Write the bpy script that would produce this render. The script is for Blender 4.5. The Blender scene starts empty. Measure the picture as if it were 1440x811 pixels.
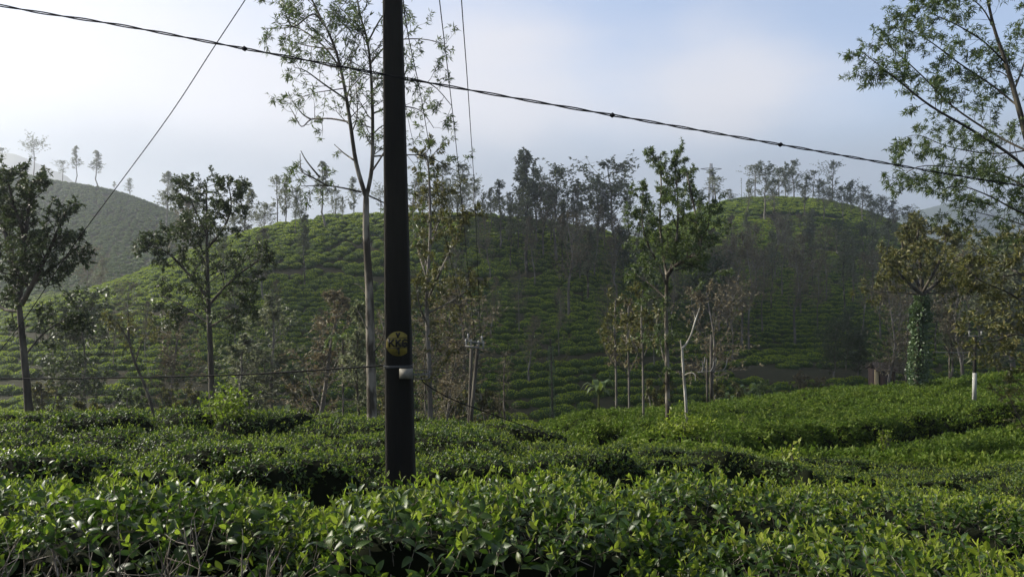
import bpy, math, random, numpy as np
from math import radians, sin, cos, pi
rs = np.random.RandomState
scene = bpy.context.scene
col = scene.collection

# ------------------------------------------------------------------ camera
EYE = 1.65
F = 1130.0                       # focal length in photo pixels (photo 1440 x 811)
cam_d = bpy.data.cameras.new('camera'); cam = bpy.data.objects.new('camera', cam_d); col.objects.link(cam)
cam_d.sensor_width = 36.0; cam_d.lens = 36.0 * F / 1440.0
cam_d.clip_start = 0.05; cam_d.clip_end = 6000
cam.location = (0, 0, EYE); cam.rotation_euler = (radians(90), 0, 0)
scene.camera = cam

# ------------------------------------------------------------------ sky and sun
SUN_EL, SUN_AZ = 31.0, -72.0      # azimuth measured from the view direction, negative = left
HAZE = 0.00050
SKY_STRENGTH = 0.108
world = bpy.data.worlds.new('World'); scene.world = world; world.use_nodes = True
nt = world.node_tree; N = nt.nodes; L = nt.links
bg = N['Background']; bg.inputs[1].default_value = SKY_STRENGTH
sky = N.new('ShaderNodeTexSky'); sky.sky_type = 'NISHITA'; sky.sun_disc = False
sky.sun_elevation = radians(SUN_EL); sky.sun_rotation = radians(SUN_AZ)
sky.air_density = 1.0; sky.dust_density = 1.1; sky.ozone_density = 2.0; sky.altitude = 900
tc = N.new('ShaderNodeTexCoord')
mp = N.new('ShaderNodeMapping'); mp.inputs['Scale'].default_value = (1.0, 1.0, 2.4); mp.inputs['Location'].default_value = (3.1, 0.4, 0.2)
L.new(tc.outputs['Generated'], mp.inputs[0])
nz = N.new('ShaderNodeTexNoise'); nz.inputs['Scale'].default_value = 2.6; nz.inputs['Detail'].default_value = 5; nz.inputs['Roughness'].default_value = .5
L.new(mp.outputs[0], nz.inputs['Vector'])
def wmath(op, a, b=None, clamp=False):
    m = N.new('ShaderNodeMath'); m.operation = op; m.use_clamp = clamp
    for i, v in enumerate((a, b)):
        if v is None: continue
        if isinstance(v, (int, float)): m.inputs[i].default_value = v
        else: L.new(v, m.inputs[i])
    return m.outputs[0]
def lobe(px, py, tight):          # a cloud bank seen in one direction of the sky
    v = np.array([(px - 720) / F, 1.0, (405.5 - py) / F]); v /= np.linalg.norm(v)
    d = N.new('ShaderNodeVectorMath'); d.operation = 'DOT_PRODUCT'; d.inputs[1].default_value = tuple(v)
    nrm = N.new('ShaderNodeVectorMath'); nrm.operation = 'NORMALIZE'; L.new(tc.outputs['Generated'], nrm.inputs[0])
    L.new(nrm.outputs[0], d.inputs[0])
    return wmath('POWER', wmath('MAXIMUM', d.outputs['Value'], 0.0), tight)
big = wmath('MULTIPLY', lobe(130, 150, 16), 0.85)
mid = wmath('MULTIPLY', lobe(720, 100, 90), 0.60)
sml = wmath('MULTIPLY', lobe(1020, 130, 260), 0.72)
veil = wmath('MULTIPLY', lobe(560, 20, 10), 0.05)
lob = wmath('ADD', wmath('ADD', big, mid), wmath('ADD', sml, veil))
nn = wmath('MULTIPLY', wmath('SUBTRACT', nz.outputs['Fac'], 0.5), 1.9)
msk = wmath('ADD', lob, nn)
mr = N.new('ShaderNodeMapRange'); mr.interpolation_type = 'SMOOTHSTEP'
mr.inputs['From Min'].default_value = -0.10; mr.inputs['From Max'].default_value = 1.05
mr.inputs['To Max'].default_value = 0.9; mr.inputs['To Min'].default_value = 0.22
L.new(msk, mr.inputs['Value'])
mixc = N.new('ShaderNodeMix'); mixc.data_type = 'RGBA'
L.new(mr.outputs[0], mixc.inputs[0]); L.new(sky.outputs[0], mixc.inputs[6]); mixc.inputs[7].default_value = (4.45, 4.3, 4.35, 1)
# a grey blue bank of mist low in the sky, all the way round, with an uneven top
sep = N.new('ShaderNodeSeparateXYZ'); L.new(tc.outputs['Generated'], sep.inputs[0])
bank = N.new('ShaderNodeMapRange'); bank.interpolation_type = 'SMOOTHSTEP'; bank.inputs['From Min'].default_value = .25; bank.inputs['From Max'].default_value = .13; bank.inputs['To Max'].default_value = .97
L.new(wmath('ADD', sep.outputs['Z'], wmath('MULTIPLY', wmath('SUBTRACT', nz.outputs['Fac'], .5), .12)), bank.inputs['Value'])
mixb = N.new('ShaderNodeMix'); mixb.data_type = 'RGBA'; L.new(bank.outputs[0], mixb.inputs[0]); L.new(mixc.outputs[2], mixb.inputs[6]); mixb.inputs[7].default_value = (2.2, 2.5, 2.9, 1)
L.new(mixb.outputs[2], bg.inputs[0])

sun_d = bpy.data.lights.new('sun', 'SUN'); sun = bpy.data.objects.new('sun', sun_d); col.objects.link(sun)
sun_d.energy = 5.0; sun_d.angle = radians(0.7); sun_d.color = (1.0, 0.93, 0.80)
from mathutils import Vector, Matrix
sd = Vector((sin(radians(SUN_AZ)) * cos(radians(SUN_EL)), cos(radians(SUN_AZ)) * cos(radians(SUN_EL)), sin(radians(SUN_EL))))
sun.rotation_euler = sd.to_track_quat('Z', 'Y').to_euler()
sun.location = (-20, 20, 30)

vs = scene.view_settings
scene.display_settings.display_device = 'sRGB'
vs.view_transform = 'Standard'; vs.look = 'None'; vs.gamma = 1; vs.use_curve_mapping = False
vs.exposure = 0.95
cy = scene.cycles
cy.use_denoising = True
try: cy.denoiser = 'OPENIMAGEDENOISE'; cy.denoising_prefilter = 'ACCURATE'; cy.denoising_input_passes = 'RGB_ALBEDO_NORMAL'
except Exception: pass
cy.max_bounces = 6; cy.diffuse_bounces = 2; cy.glossy_bounces = 2; cy.transmission_bounces = 4; cy.volume_bounces = 1; cy.transparent_max_bounces = 8
cy.use_adaptive_sampling = False
def at(px,py,Y): return ((px-720)/F*Y, Y, EYE-(py-405.5)/F*Y)
CT=[]
def c(px,py,Y,off=0.0):
    x,y,z=at(px,py,Y); CT.append((x,y,z-off))
def g(px,Y,z): CT.append(((px-720)/F*Y,Y,z))
# near field canopy (0.8 m bushes)
for px in (-1500,-300,200,560,900,1240,1700,3000):
    g(px,1.2,0.33)
for x in (-18,-8,0,8,18): CT.append((x,-1.0,0.33)); CT.append((x,-14.0,0.4))
for px in (-400,0,300,560,800): 
    c(px,697,2.5,.8); c(px,672,4.3,.8)
c(1100,704,2.6,.8); c(1440,706,2.6,.8); c(1900,706,2.6,.8)
for px in (-300,0,200): c(px,646,6.6,.8); c(px,612,9.2,.8); c(px,577,13.5,.8); g(px,19,-3.6); g(px,34,-7.2); g(px,58,-10.6)
for px in (400,560,680): c(px,655,7.0,.8); c(px,612,9.5,.8); c(px,580,13.5,.8); g(px,19,-3.4); g(px,34,-6.8); g(px,58,-10.9)
c(820,655,7.3,.8); c(820,622,10.2,.8); c(800,603,14,.8)
c(1000,655,8.2,.8); c(1000,634,13.,.8); c(1200,668,7.6,.8); c(1200,645,12.6,.8); c(1440,672,7.6,.8); c(1440,640,12,.8); c(1900,650,10,.8)
# field two
c(840,597,22,.8); c(940,607,27,.8); c(1100,622,20,.8); c(1200,612,24,.8); c(1330,592,27,.8); c(1440,585,25,.8); c(1900,580,25,.8)
c(800,586,36,.8); c(860,582,45,.8); c(1000,585,38,.8); c(1000,571,50,.8); c(1160,575,36,.8);c(1160,551,50,.8); c(1290,562,36,.8); c(1290,541,48,.8); c(1440,550,38,.8); c(1440,527,50,.8); c(1900,510,50,.8)
for px in (800,860): g(px,62,-11.)
for px in (1000,1160,1290,1440,1900): g(px,60,-9.5); g(px,80,-12.5)
# hill one
for px,py in ((-300,560),(0,562),(250,560),(500,560),(700,560)): c(px,py,85)
c(850,560,88); c(1000,545,92); c(1160,540,96); c(1300,530,98); c(1440,520,98); c(1900,520,98)
c(0,500,100); c(250,480,105); c(500,470,107); c(700,470,108); c(850,470,110); 
c(250,420,122); c(500,385,131); c(700,390,131); c(850,410,128)
c(-300,480,120);c(0,442,128); c(60,428,130); c(200,387,137); c(300,345,146); c(420,312,153); c(510,304,157); c(620,303,160); c(700,308,163); c(800,322,166); c(900,340,168)
for px,z in ((-300,-16),(0,-14),(60,-12),(200,-8),(300,-3),(420,3),(510,6),(620,6),(700,6),(800,3)): g(px,195,z)
# hill two
c(1000,470,125); c(1160,470,128); c(1300,450,130); c(1440,450,130)
c(1000,380,165); c(1160,380,168); c(1300,400,160); c(1440,425,155); c(1900,440,150)
c(960,315,200);c(1020,286,220); c(1100,283,228); c(1180,290,228); c(1250,312,220); c(1320,345,210); c(1400,385,200); c(1480,415,195); c(1900,430,190)
for px,z in ((900,2),(1020,12),(1180,12),(1320,-5),(1480,-20)): g(px,290,z)
# left far hill
for px,py in ((-500,215),(-100,226),(0,238),(70,255),(150,268),(200,283),(240,300),(290,330),(340,370),(400,420)): c(px,py,350)
for px,py in ((-500,330),(-100,330),(0,335),(100,340),(200,345)): c(px,py,290)
for px,py in ((-500,430),(-100,430),(0,438),(100,425),(220,420)): c(px,py,235)
for px in (500,700,900,1200,1500,2000): g(px,400,-25)
for px in (-500,0,300): g(px,450,5)
for px in (-1500,-500,0,400,800,1200,1600,2600): g(px,700,-25); g(px,1600,-25)
for px,z in ((-1500,0),(2600,-12)): g(px,30,z-3); g(px,90,z-5); g(px,220,z)
CT=np.array(CT)
def uv(x,y):
    w=np.maximum(y,0)+8
    u=x/w; u=np.where(np.abs(u)>1.2,np.sign(u)*(1.2+0.3*np.tanh((np.abs(u)-1.2)/.6)),u)
    return np.stack([u, 0.9*np.log(w)+np.minimum(y,0)*.05],-1)
P0=uv(CT[:,0],CT[:,1]); EPS=.06
def kern(d2): return np.sqrt(d2+EPS*EPS)
K=kern(((P0[:,None]-P0[None])**2).sum(-1)); NCT=len(P0)
A=np.zeros((NCT+1,NCT+1)); A[:NCT,:NCT]=K; A[NCT,:NCT]=1; A[:NCT,NCT]=1
WT=np.linalg.solve(A,np.append(CT[:,2],0))
def ground(x,y):
    x=np.asarray(x,float); y=np.asarray(y,float); sh=np.broadcast(x,y).shape
    q=uv(*(a.ravel() for a in np.broadcast_arrays(x,y))); out=np.empty(len(q))
    for i in range(0,len(q),20000):
        s=q[i:i+20000]; d=((s[:,None]-P0[None])**2).sum(-1); out[i:i+20000]=kern(d)@WT[:NCT]+WT[NCT]
    return out.reshape(sh)

# ------------------------------------------------------------------ helpers
class Geo:
    def __init__(s): s.v = []; s.q = []; s.t = []; s.qm = []; s.tm = []; s.n = 0
    def add(s, v, q=None, t=None, m=0):
        v = np.asarray(v, float).reshape(-1, 3)
        if q is not None and len(q):
            q = np.asarray(q, int).reshape(-1, 4) + s.n; s.q.append(q); s.qm.append(np.full(len(q), m))
        if t is not None and len(t):
            t = np.asarray(t, int).reshape(-1, 3) + s.n; s.t.append(t); s.tm.append(np.full(len(t), m))
        s.v.append(v); s.n += len(v)
    def tube(s, pts, rad, k=6, cap=False, m=0):
        p = np.asarray(pts, float); n = len(p); rad = np.broadcast_to(np.asarray(rad, float), (n,))
        d = np.gradient(p, axis=0); d /= np.linalg.norm(d, axis=1)[:, None] + 1e-9
        ref = np.array([1., 0, 0]) if abs(d[:, 0]).mean() < .8 else np.array([0, 0, 1.])
        a = np.cross(d, ref); a /= np.linalg.norm(a, axis=1)[:, None] + 1e-9; b = np.cross(d, a)
        th = np.arange(k) * 2 * pi / k
        ring = (a[:, None] * np.cos(th)[None, :, None] + b[:, None] * np.sin(th)[None, :, None]) * rad[:, None, None] + p[:, None]
        i, j = np.meshgrid(np.arange(n - 1), np.arange(k), indexing='ij'); j2 = (j + 1) % k
        q = np.stack([i * k + j, i * k + j2, (i + 1) * k + j2, (i + 1) * k + j], -1).reshape(-1, 4)
        t = []
        v = ring.reshape(-1, 3)
        if cap:
            v = np.vstack([v, p[0], p[-1]])
            t = [(n * k, (j + 1) % k, j) for j in range(k)] + [(n * k + 1, (n - 1) * k + j, (n - 1) * k + (j + 1) % k) for j in range(k)]
        s.add(v, q, t, m)
    def box(s, c, sz, rot=None, m=0, taper=1.0):
        x, y, z = np.array(sz) / 2
        v = np.array([(-x, -y, -z), (x, -y, -z), (x, y, -z), (-x, y, -z), (-x * taper, -y * taper, z), (x * taper, -y * taper, z), (x * taper, y * taper, z), (-x * taper, y * taper, z)])
        if rot is not None: v = v @ np.array(rot).T
        s.add(v + np.array(c), [(0, 3, 2, 1), (4, 5, 6, 7), (0, 1, 5, 4), (1, 2, 6, 5), (2, 3, 7, 6), (3, 0, 4, 7)], m=m)
    def leaves(s, p, d, ln, wd, rng, m=0, droop=.0, fold=.18):
        p = np.asarray(p, float); d = np.asarray(d, float); n = len(p)
        d = d / (np.linalg.norm(d, axis=1)[:, None] + 1e-9)
        ln = np.broadcast_to(ln, (n,))[:, None]; wd = np.broadcast_to(wd, (n,))[:, None]
        r = rng.normal(size=(n, 3)); a = np.cross(d, r); a /= np.linalg.norm(a, axis=1)[:, None] + 1e-9
        b = np.cross(a, d)
        mid = p + d * ln * .45 + b * ln * fold
        tip = p + d * ln; tip[:, 2] -= droop * ln[:, 0]
        v = np.stack([p, mid + a * wd * .5, tip, mid - a * wd * .5], 1).reshape(-1, 3)
        s.add(v, np.arange(4 * n).reshape(-1, 4), m=m)
    def mesh(s, name, mats, smooth=False):
        v = np.concatenate(s.v) if s.v else np.zeros((0, 3))
        q = np.concatenate(s.q) if s.q else np.zeros((0, 4), int); t = np.concatenate(s.t) if s.t else np.zeros((0, 3), int)
        me = bpy.data.meshes.new(name); me.vertices.add(len(v)); me.vertices.foreach_set('co', v.astype(np.float32).ravel())
        nl = len(q) * 4 + len(t) * 3; me.loops.add(nl)
        me.loops.foreach_set('vertex_index', np.concatenate([q.ravel(), t.ravel()]).astype(np.int32))
        me.polygons.add(len(q) + len(t))
        st = np.concatenate([np.arange(len(q)) * 4, len(q) * 4 + np.arange(len(t)) * 3]).astype(np.int32)
        me.polygons.foreach_set('loop_start', st)
        mi = np.concatenate([np.concatenate(s.qm) if s.qm else [], np.concatenate(s.tm) if s.tm else []]).astype(np.int32)
        me.polygons.foreach_set('material_index', mi)
        if smooth: me.polygons.foreach_set('use_smooth', np.ones(len(mi), bool))
        for mt in (mats if isinstance(mats, (list, tuple)) else [mats]): me.materials.append(mt)
        me.update(calc_edges=True); me.validate()
        return me
def link(name, me, parent=None):
    o = bpy.data.objects.new(name, me); col.objects.link(o)
    if parent: o.parent = parent
    return o
def tag(o, label=None, cat=None, group=None, kind=None):
    if label: o['label'] = label
    if cat: o['category'] = cat
    if group: o['group'] = group
    if kind: o['kind'] = kind
    return o
def empty(name, loc, label, cat, group=None):
    o = bpy.data.objects.new(name, None); o.empty_display_size = .2; col.objects.link(o); o.location = loc
    return tag(o, label, cat, group)

def euler_from(nrm, spin, rng, tilt=0.0):
    n = nrm + rng.normal(size=nrm.shape) * tilt; n /= np.linalg.norm(n, axis=1)[:, None]
    r = np.stack([np.cos(spin), np.sin(spin), np.zeros_like(spin)], 1)
    x = r - n * (r * n).sum(1)[:, None]; x /= np.linalg.norm(x, axis=1)[:, None] + 1e-9
    y = np.cross(n, x)
    return np.stack([np.arctan2(y[:, 2], n[:, 2]), -np.arcsin(np.clip(x[:, 2], -1, 1)), np.arctan2(x[:, 1], x[:, 0])], 1)

def instancer(name, pts, eul, scl, idx, protos, parent=None):
    """one object: the given meshes set out on points by geometry nodes"""
    me = bpy.data.meshes.new(name); me.vertices.add(len(pts)); me.vertices.foreach_set('co', np.asarray(pts, np.float32).ravel())
    a = me.attributes.new('turn', 'FLOAT_VECTOR', 'POINT'); a.data.foreach_set('vector', np.asarray(eul, np.float32).ravel())
    a = me.attributes.new('size', 'FLOAT', 'POINT'); a.data.foreach_set('value', np.asarray(scl, np.float32).ravel())
    a = me.attributes.new('pick', 'INT', 'POINT'); a.data.foreach_set('value', np.asarray(idx, np.int32).ravel())
    o = link(name, me, parent)
    c = bpy.data.collections.new(name + '_shapes')
    for i, pm in enumerate(protos):
        po = bpy.data.objects.new('%s_shape_%02d' % (name, i), pm); c.objects.link(po)
    g = bpy.data.node_groups.new(name, 'GeometryNodeTree')
    g.interface.new_socket('Geometry', in_out='INPUT', socket_type='NodeSocketGeometry')
    g.interface.new_socket('Geometry', in_out='OUTPUT', socket_type='NodeSocketGeometry')
    gi = g.nodes.new('NodeGroupInput'); go = g.nodes.new('NodeGroupOutput'); ip = g.nodes.new('GeometryNodeInstanceOnPoints')
    ci = g.nodes.new('GeometryNodeCollectionInfo'); ci.inputs['Collection'].default_value = c
    ci.inputs['Separate Children'].default_value = True; ci.inputs['Reset Children'].default_value = True
    def na(t, n):
        x = g.nodes.new('GeometryNodeInputNamedAttribute'); x.data_type = t; x.inputs['Name'].default_value = n; return x.outputs[0]
    g.links.new(gi.outputs[0], ip.inputs['Points']); g.links.new(ci.outputs[0], ip.inputs['Instance'])
    ip.inputs['Pick Instance'].default_value = True
    g.links.new(na('INT', 'pick'), ip.inputs['Instance Index']); g.links.new(na('FLOAT_VECTOR', 'turn'), ip.inputs['Rotation'])
    g.links.new(na('FLOAT', 'size'), ip.inputs['Scale']); g.links.new(ip.outputs[0], go.inputs[0])
    md = o.modifiers.new('scatter', 'NODES'); md.node_group = g
    return o

# ------------------------------------------------------------------ materials
def mat(name, base, rough=.7, spec=.3):
    m = bpy.data.materials.new(name); m.use_nodes = True; b = m.node_tree.nodes['Principled BSDF']
    b.inputs['Base Color'].default_value = (*base, 1); b.inputs['Roughness'].default_value = rough
    b.inputs['Specular IOR Level'].default_value = spec
    return m
def ramp(m, fac, stops):
    r = m.node_tree.nodes.new('ShaderNodeValToRGB'); e = r.color_ramp.elements
    while len(e) < len(stops): e.new(.5)
    for i, (p, c_) in enumerate(stops): e[i].position = p; e[i].color = (*c_, 1)
    m.node_tree.links.new(fac, r.inputs[0]); return r.outputs[0]
def noise(m, scale, detail=3, space='Object', stretch=None):
    n = m.node_tree.nodes; t = n.new('ShaderNodeTexCoord'); x = n.new('ShaderNodeTexNoise')
    x.inputs['Scale'].default_value = scale; x.inputs['Detail'].default_value = detail
    if space == 'World':
        gm = n.new('ShaderNodeNewGeometry'); src = gm.outputs['Position']
    else: src = t.outputs[space]
    if stretch:
        k = n.new('ShaderNodeMapping'); k.inputs['Scale'].default_value = stretch; m.node_tree.links.new(src, k.inputs[0]); src = k.outputs[0]
    m.node_tree.links.new(src, x.inputs['Vector']); return x.outputs['Fac']
def bump(m, h, strength, dist):
    b = m.node_tree.nodes.new('ShaderNodeBump'); b.inputs['Strength'].default_value = strength; b.inputs['Distance'].default_value = dist
    m.node_tree.links.new(h, b.inputs['Height'])
    m.node_tree.links.new(b.outputs[0], m.node_tree.nodes['Principled BSDF'].inputs['Normal']); return m
def leafmat(name, stops, rough=.45, spec=.4, trans=.35, tcol=(.16, .25, .02), island=True, inst=False):
    """thin leaf: gloss on top, light let through from behind; each leaf its own green"""
    m = mat(name, stops[0][1], rough, spec); nd = m.node_tree.nodes; lk = m.node_tree.links
    gm = nd.new('ShaderNodeNewGeometry'); fac = gm.outputs['Random Per Island']
    if inst:
        oi = nd.new('ShaderNodeObjectInfo'); a = nd.new('ShaderNodeMath'); a.operation = 'ADD'; lk.new(fac, a.inputs[0]); lk.new(oi.outputs['Random'], a.inputs[1])
        b2 = nd.new('ShaderNodeMath'); b2.operation = 'MULTIPLY'; b2.inputs[1].default_value = .5; lk.new(a.outputs[0], b2.inputs[0]); fac = b2.outputs[0]
    cc = ramp(m, fac, stops); lk.new(cc, nd['Principled BSDF'].inputs['Base Color'])
    tr = nd.new('ShaderNodeBsdfTranslucent')
    mx = nd.new('ShaderNodeMix'); mx.data_type = 'RGBA'; mx.blend_type = 'MULTIPLY'; mx.inputs[0].default_value = 0
    hs = nd.new('ShaderNodeMix'); hs.data_type = 'RGBA'; hs.inputs[0].default_value = .5; lk.new(cc, hs.inputs[6]); hs.inputs[7].default_value = (*tcol, 1)
    lk.new(hs.outputs[2], tr.inputs['Color'])
    ms = nd.new('ShaderNodeMixShader'); ms.inputs[0].default_value = trans
    lk.new(nd['Principled BSDF'].outputs[0], ms.inputs[1]); lk.new(tr.outputs[0], ms.inputs[2])
    lk.new(ms.outputs[0], nd['Material Output'].inputs['Surface'])
    return m
def barkmat(name, dark, pale, scale=3, cut=(.45, .62), stretch=(1, 1, .35)):
    m = mat(name, dark, .9, .15); f = noise(m, scale, 6, stretch=stretch)
    m.node_tree.links.new(ramp(m, f, [(0, tuple(np.array(dark) * .7)), (cut[0], dark), (cut[1], pale), (1, pale)]), m.node_tree.nodes['Principled BSDF'].inputs['Base Color'])
    return bump(m, noise(m, scale * 6, 4, stretch=(1, 1, .3)), .6, .02)
M = {}
M['tea_old'] = leafmat('tea_leaf_mature', [(0, (.018, .036, .007)), (.5, (.029, .056, .009)), (.85, (.050, .085, .013)), (1, (.095, .10, .020))], .44, .28, .26, (.08, .17, .015), inst=True)
M['tea_new'] = leafmat('tea_leaf_flush', [(0, (.075, .112, .010)), (.6, (.145, .182, .015)), (1, (.25, .275, .030))], .48, .25, .42, (.20, .32, .03), inst=True)
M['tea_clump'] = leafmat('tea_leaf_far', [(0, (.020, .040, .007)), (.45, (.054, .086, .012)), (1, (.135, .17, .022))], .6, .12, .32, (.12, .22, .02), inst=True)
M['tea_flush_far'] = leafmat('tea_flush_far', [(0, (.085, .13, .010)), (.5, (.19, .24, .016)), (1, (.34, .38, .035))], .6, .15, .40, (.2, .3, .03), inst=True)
M['tea_twig'] = barkmat('tea_twig', (.09, .075, .055), (.24, .21, .17), 30)
M['hedge_shade_core'] = mat('hedge_interior_shade', (.007, .009, .004), .95, .05)  # near-black colour stands in for the shade inside the hedge
M['bark_pale'] = barkmat('bark_pale', (.045, .038, .028), (.19, .17, .135), 3.2, (.50, .60))
M['bark_dark'] = barkmat('bark_dark', (.030, .026, .020), (.09, .08, .062), 2.5)
M['bark_white'] = barkmat('bark_bleached', (.20, .185, .15), (.44, .42, .36), 3)
M['bark_grey'] = barkmat('bark_grey', (.09, .08, .065), (.22, .20, .17), 1.2)
M['leaf_dark'] = leafmat('leaf_dark', [(0, (.020, .034, .014)), (.6, (.036, .058, .020)), (1, (.070, .085, .030))], .5, .3, .25, (.09, .13, .02))
M['leaf_fern'] = leafmat('leaf_feathery', [(0, (.030, .050, .022)), (.6, (.052, .082, .030)), (1, (.10, .13, .04))], .5, .3, .35, (.14, .20, .03))
M['leaf_grey'] = leafmat('leaf_silver_oak', [(0, (.055, .066, .042)), (.6, (.10, .115, .070)), (1, (.17, .18, .11))], .6, .3, .42, (.22, .25, .10))
M['leaf_olive'] = leafmat('leaf_olive', [(0, (.040, .048, .016)), (.6, (.075, .082, .024)), (1, (.15, .13, .04))], .5, .3, .32, (.16, .16, .03))
M['leaf_brown'] = leafmat('leaf_dry', [(0, (.070, .062, .038)), (.6, (.115, .102, .060)), (1, (.19, .165, .095))], .7, .2, .25, (.17, .12, .05))
M['leaf_palm'] = leafmat('leaf_palm', [(0, (.040, .070, .018)), (1, (.090, .13, .035))], .45, .4, .35, (.18, .24, .03))
M['leaf_ivy'] = leafmat('leaf_ivy', [(0, (.030, .055, .022)), (.6, (.055, .095, .035)), (1, (.10, .14, .06))], .4, .45, .2, (.12, .18, .03))
M['concrete'] = mat('pole_concrete', (.04, .035, .026), .9, .15)
_f = noise(M['concrete'], 3.0, 8, stretch=(1, 1, .25))
M['concrete'].node_tree.links.new(ramp(M['concrete'], _f, [(0, (.006, .006, .005)), (.40, (.011, .010, .008)), (.6, (.017, .015, .011)), (.78, (.024, .021, .016)), (1, (.055, .048, .04))]), M['concrete'].node_tree.nodes['Principled BSDF'].inputs['Base Color'])
bump(M['concrete'], noise(M['concrete'], 22, 8, stretch=(1, 1, .12)), .9, .015)
M['yellow'] = mat('yellow_paint', (.55, .40, .04), .7, .3)
_f = noise(M['yellow'], 14, 6)
M['yellow'].node_tree.links.new(ramp(M['yellow'], _f, [(0, (.02, .018, .009)), (.40, (.06, .05, .014)), (.52, (.16, .125, .020)), (1, (.22, .175, .028))]), M['yellow'].node_tree.nodes['Principled BSDF'].inputs['Base Color'])
M['black'] = mat('black_paint', (.012, .010, .008), .7, .3)
M['cable'] = mat('cable_sheath', (.010, .010, .010), .9, .08)
M['steel'] = mat('galvanised_steel', (.11, .11, .105), .6, .4)
M['rust'] = mat('rusty_steel', (.13, .08, .05), .8, .3)
M['porcelain'] = mat('porcelain', (.24, .235, .21), .3, .5)
M['box_white'] = mat('box_white', (.62, .60, .52), .6, .3)
_f = noise(M['box_white'], 30, 5)
M['box_white'].node_tree.links.new(ramp(M['box_white'], _f, [(0, (.08, .075, .06)), (.5, (.15, .14, .11)), (1, (.22, .20, .16))]), M['box_white'].node_tree.nodes['Principled BSDF'].inputs['Base Color'])
M['whitewash'] = mat('whitewash', (.26, .255, .23), .8, .2)
M['plaster'] = mat('old_plaster', (.34, .27, .15), .9, .1)
M['brick'] = mat('brown_brick', (.055, .038, .030), .9, .1)
M['tile'] = mat('roof_tile', (.09, .07, .06), .9, .1)
_g = mat('soil', (.06, .05, .03), .95, .1); M['soil'] = _g
_a = noise(_g, .10, 6, 'World'); _b = noise(_g, 1.3, 6, 'World')
_mx = _g.node_tree.nodes.new('ShaderNodeMix'); _mx.data_type = 'RGBA'; _g.node_tree.links.new(_a, _mx.inputs[0])
_g.node_tree.links.new(ramp(_g, _b, [(0, (.012, .017, .007)), (.5, (.022, .028, .011)), (1, (.040, .036, .020))]), _mx.inputs[6])
_g.node_tree.links.new(ramp(_g, _b, [(0, (.018, .014, .009)), (.5, (.034, .026, .016)), (1, (.060, .044, .029))]), _mx.inputs[7])
_g.node_tree.links.new(_mx.outputs[2], _g.node_tree.nodes['Principled BSDF'].inputs['Base Color']); bump(_g, _b, .5, .15)
M['far_hill'] = mat('wooded_ridge', (.035, .05, .030), .95, .1)
_f = noise(M['far_hill'], .03, 8, 'World')
M['far_hill'].node_tree.links.new(ramp(M['far_hill'], _f, [(0, (.025, .037, .020)), (1, (.06, .075, .04))]), M['far_hill'].node_tree.nodes['Principled BSDF'].inputs['Base Color'])

# ------------------------------------------------------------------ ground sheet
def hit(px, py, off=0.0, y0=3.0, y1=420.0):
    """the point of the ground (raised by off) seen along one line of sight"""
    Y = np.exp(np.linspace(math.log(y0), math.log(y1), 700)); X = (px - 720) / F * Y
    z = ground(X, Y) + off; ray = EYE - (py - 405.5) / F * Y
    k = np.where(ray <= z)[0]; k = k[0] if len(k) else 699
    return np.array([X[k], Y[k], z[k] - off])
def spot(px, Y):
    x = (px - 720) / F * Y
    return np.array([x, Y, float(ground(x, Y))])
us = np.concatenate([-np.geomspace(2.6, .78, 36), np.linspace(-.76, .76, 150), np.geomspace(.78, 2.6, 36)])
Yg = np.concatenate([np.linspace(-14, 1.5, 12), np.exp(np.linspace(math.log(2.1), math.log(1700), 330))])
U, V = np.meshgrid(us, Yg); GX = U * (np.maximum(V, 0) + 8); GZ = ground(GX, V)
g_ = Geo(); nu, nv = len(us), len(Yg)
i, j = np.meshgrid(np.arange(nv - 1), np.arange(nu - 1), indexing='ij')
g_.add(np.stack([GX, V, GZ], -1), np.stack([i * nu + j, i * nu + j + 1, (i + 1) * nu + j + 1, (i + 1) * nu + j], -1))
ground_o = tag(link('ground', g_.mesh('ground', M['soil'], True)), 'dark earth ground of the tea estate', kind='structure')

# far ridges beyond the hills, fading in the haze
def ridge(name, Y, prof, label, seed, depth=260):
    r = rs(seed); px = np.linspace(prof[0][0], prof[-1][0], 180); py = np.interp(px, [p[0] for p in prof], [p[1] for p in prof])
    for k in range(1, 6): py = py + np.sin(px * .004 * 2 ** k + r.rand() * 6) * 5 / 1.7 ** k
    X = (px - 720) / F * Y; Z = EYE - (py - 405.5) / F * Y; G = Geo(); rows = []
    for t in np.linspace(-1, 1, 25):
        a = (1 - abs(t)) ** 1.15
        nz_ = np.sin(X * .02 + t * 5 + seed) * 4 * (1 - abs(t)) + np.sin(X * .06 - t * 11) * 2.0 * (abs(t) > .02) * (1 - abs(t))
        rows.append(np.stack([X * (1 + t * depth / Y * .3), np.full_like(X, Y + t * depth), -30 + (Z + 30) * a + nz_], -1))
    v = np.array(rows); n1, n2 = v.shape[:2]; i, j = np.meshgrid(np.arange(n1 - 1), np.arange(n2 - 1), indexing='ij')
    G.add(v, np.stack([i * n2 + j, i * n2 + j + 1, (i + 1) * n2 + j + 1, (i + 1) * n2 + j], -1))
    tag(link(name, G.mesh(name, M['far_hill'], True)), label, kind='structure')
ridge('hills', 1500, [(-500, 250), (-60, 214), (20, 218), (90, 246), (150, 300), (300, 330), (700, 330), (1000, 330)], 'faint bluish ridge far behind the left hill', 3, 200)
ridge('hills', 1650, [(950, 380), (1200, 330), (1290, 296), (1340, 283), (1400, 300), (1460, 290), (1600, 300), (2000, 330)], 'pale blue mountain range beyond the right hill', 7)
ridge('hills', 950, [(1250, 430), (1340, 348), (1380, 340), (1460, 352), (1600, 345), (2000, 370)], 'nearer blue grey ridge low beyond the right hill', 9, 120)
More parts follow.
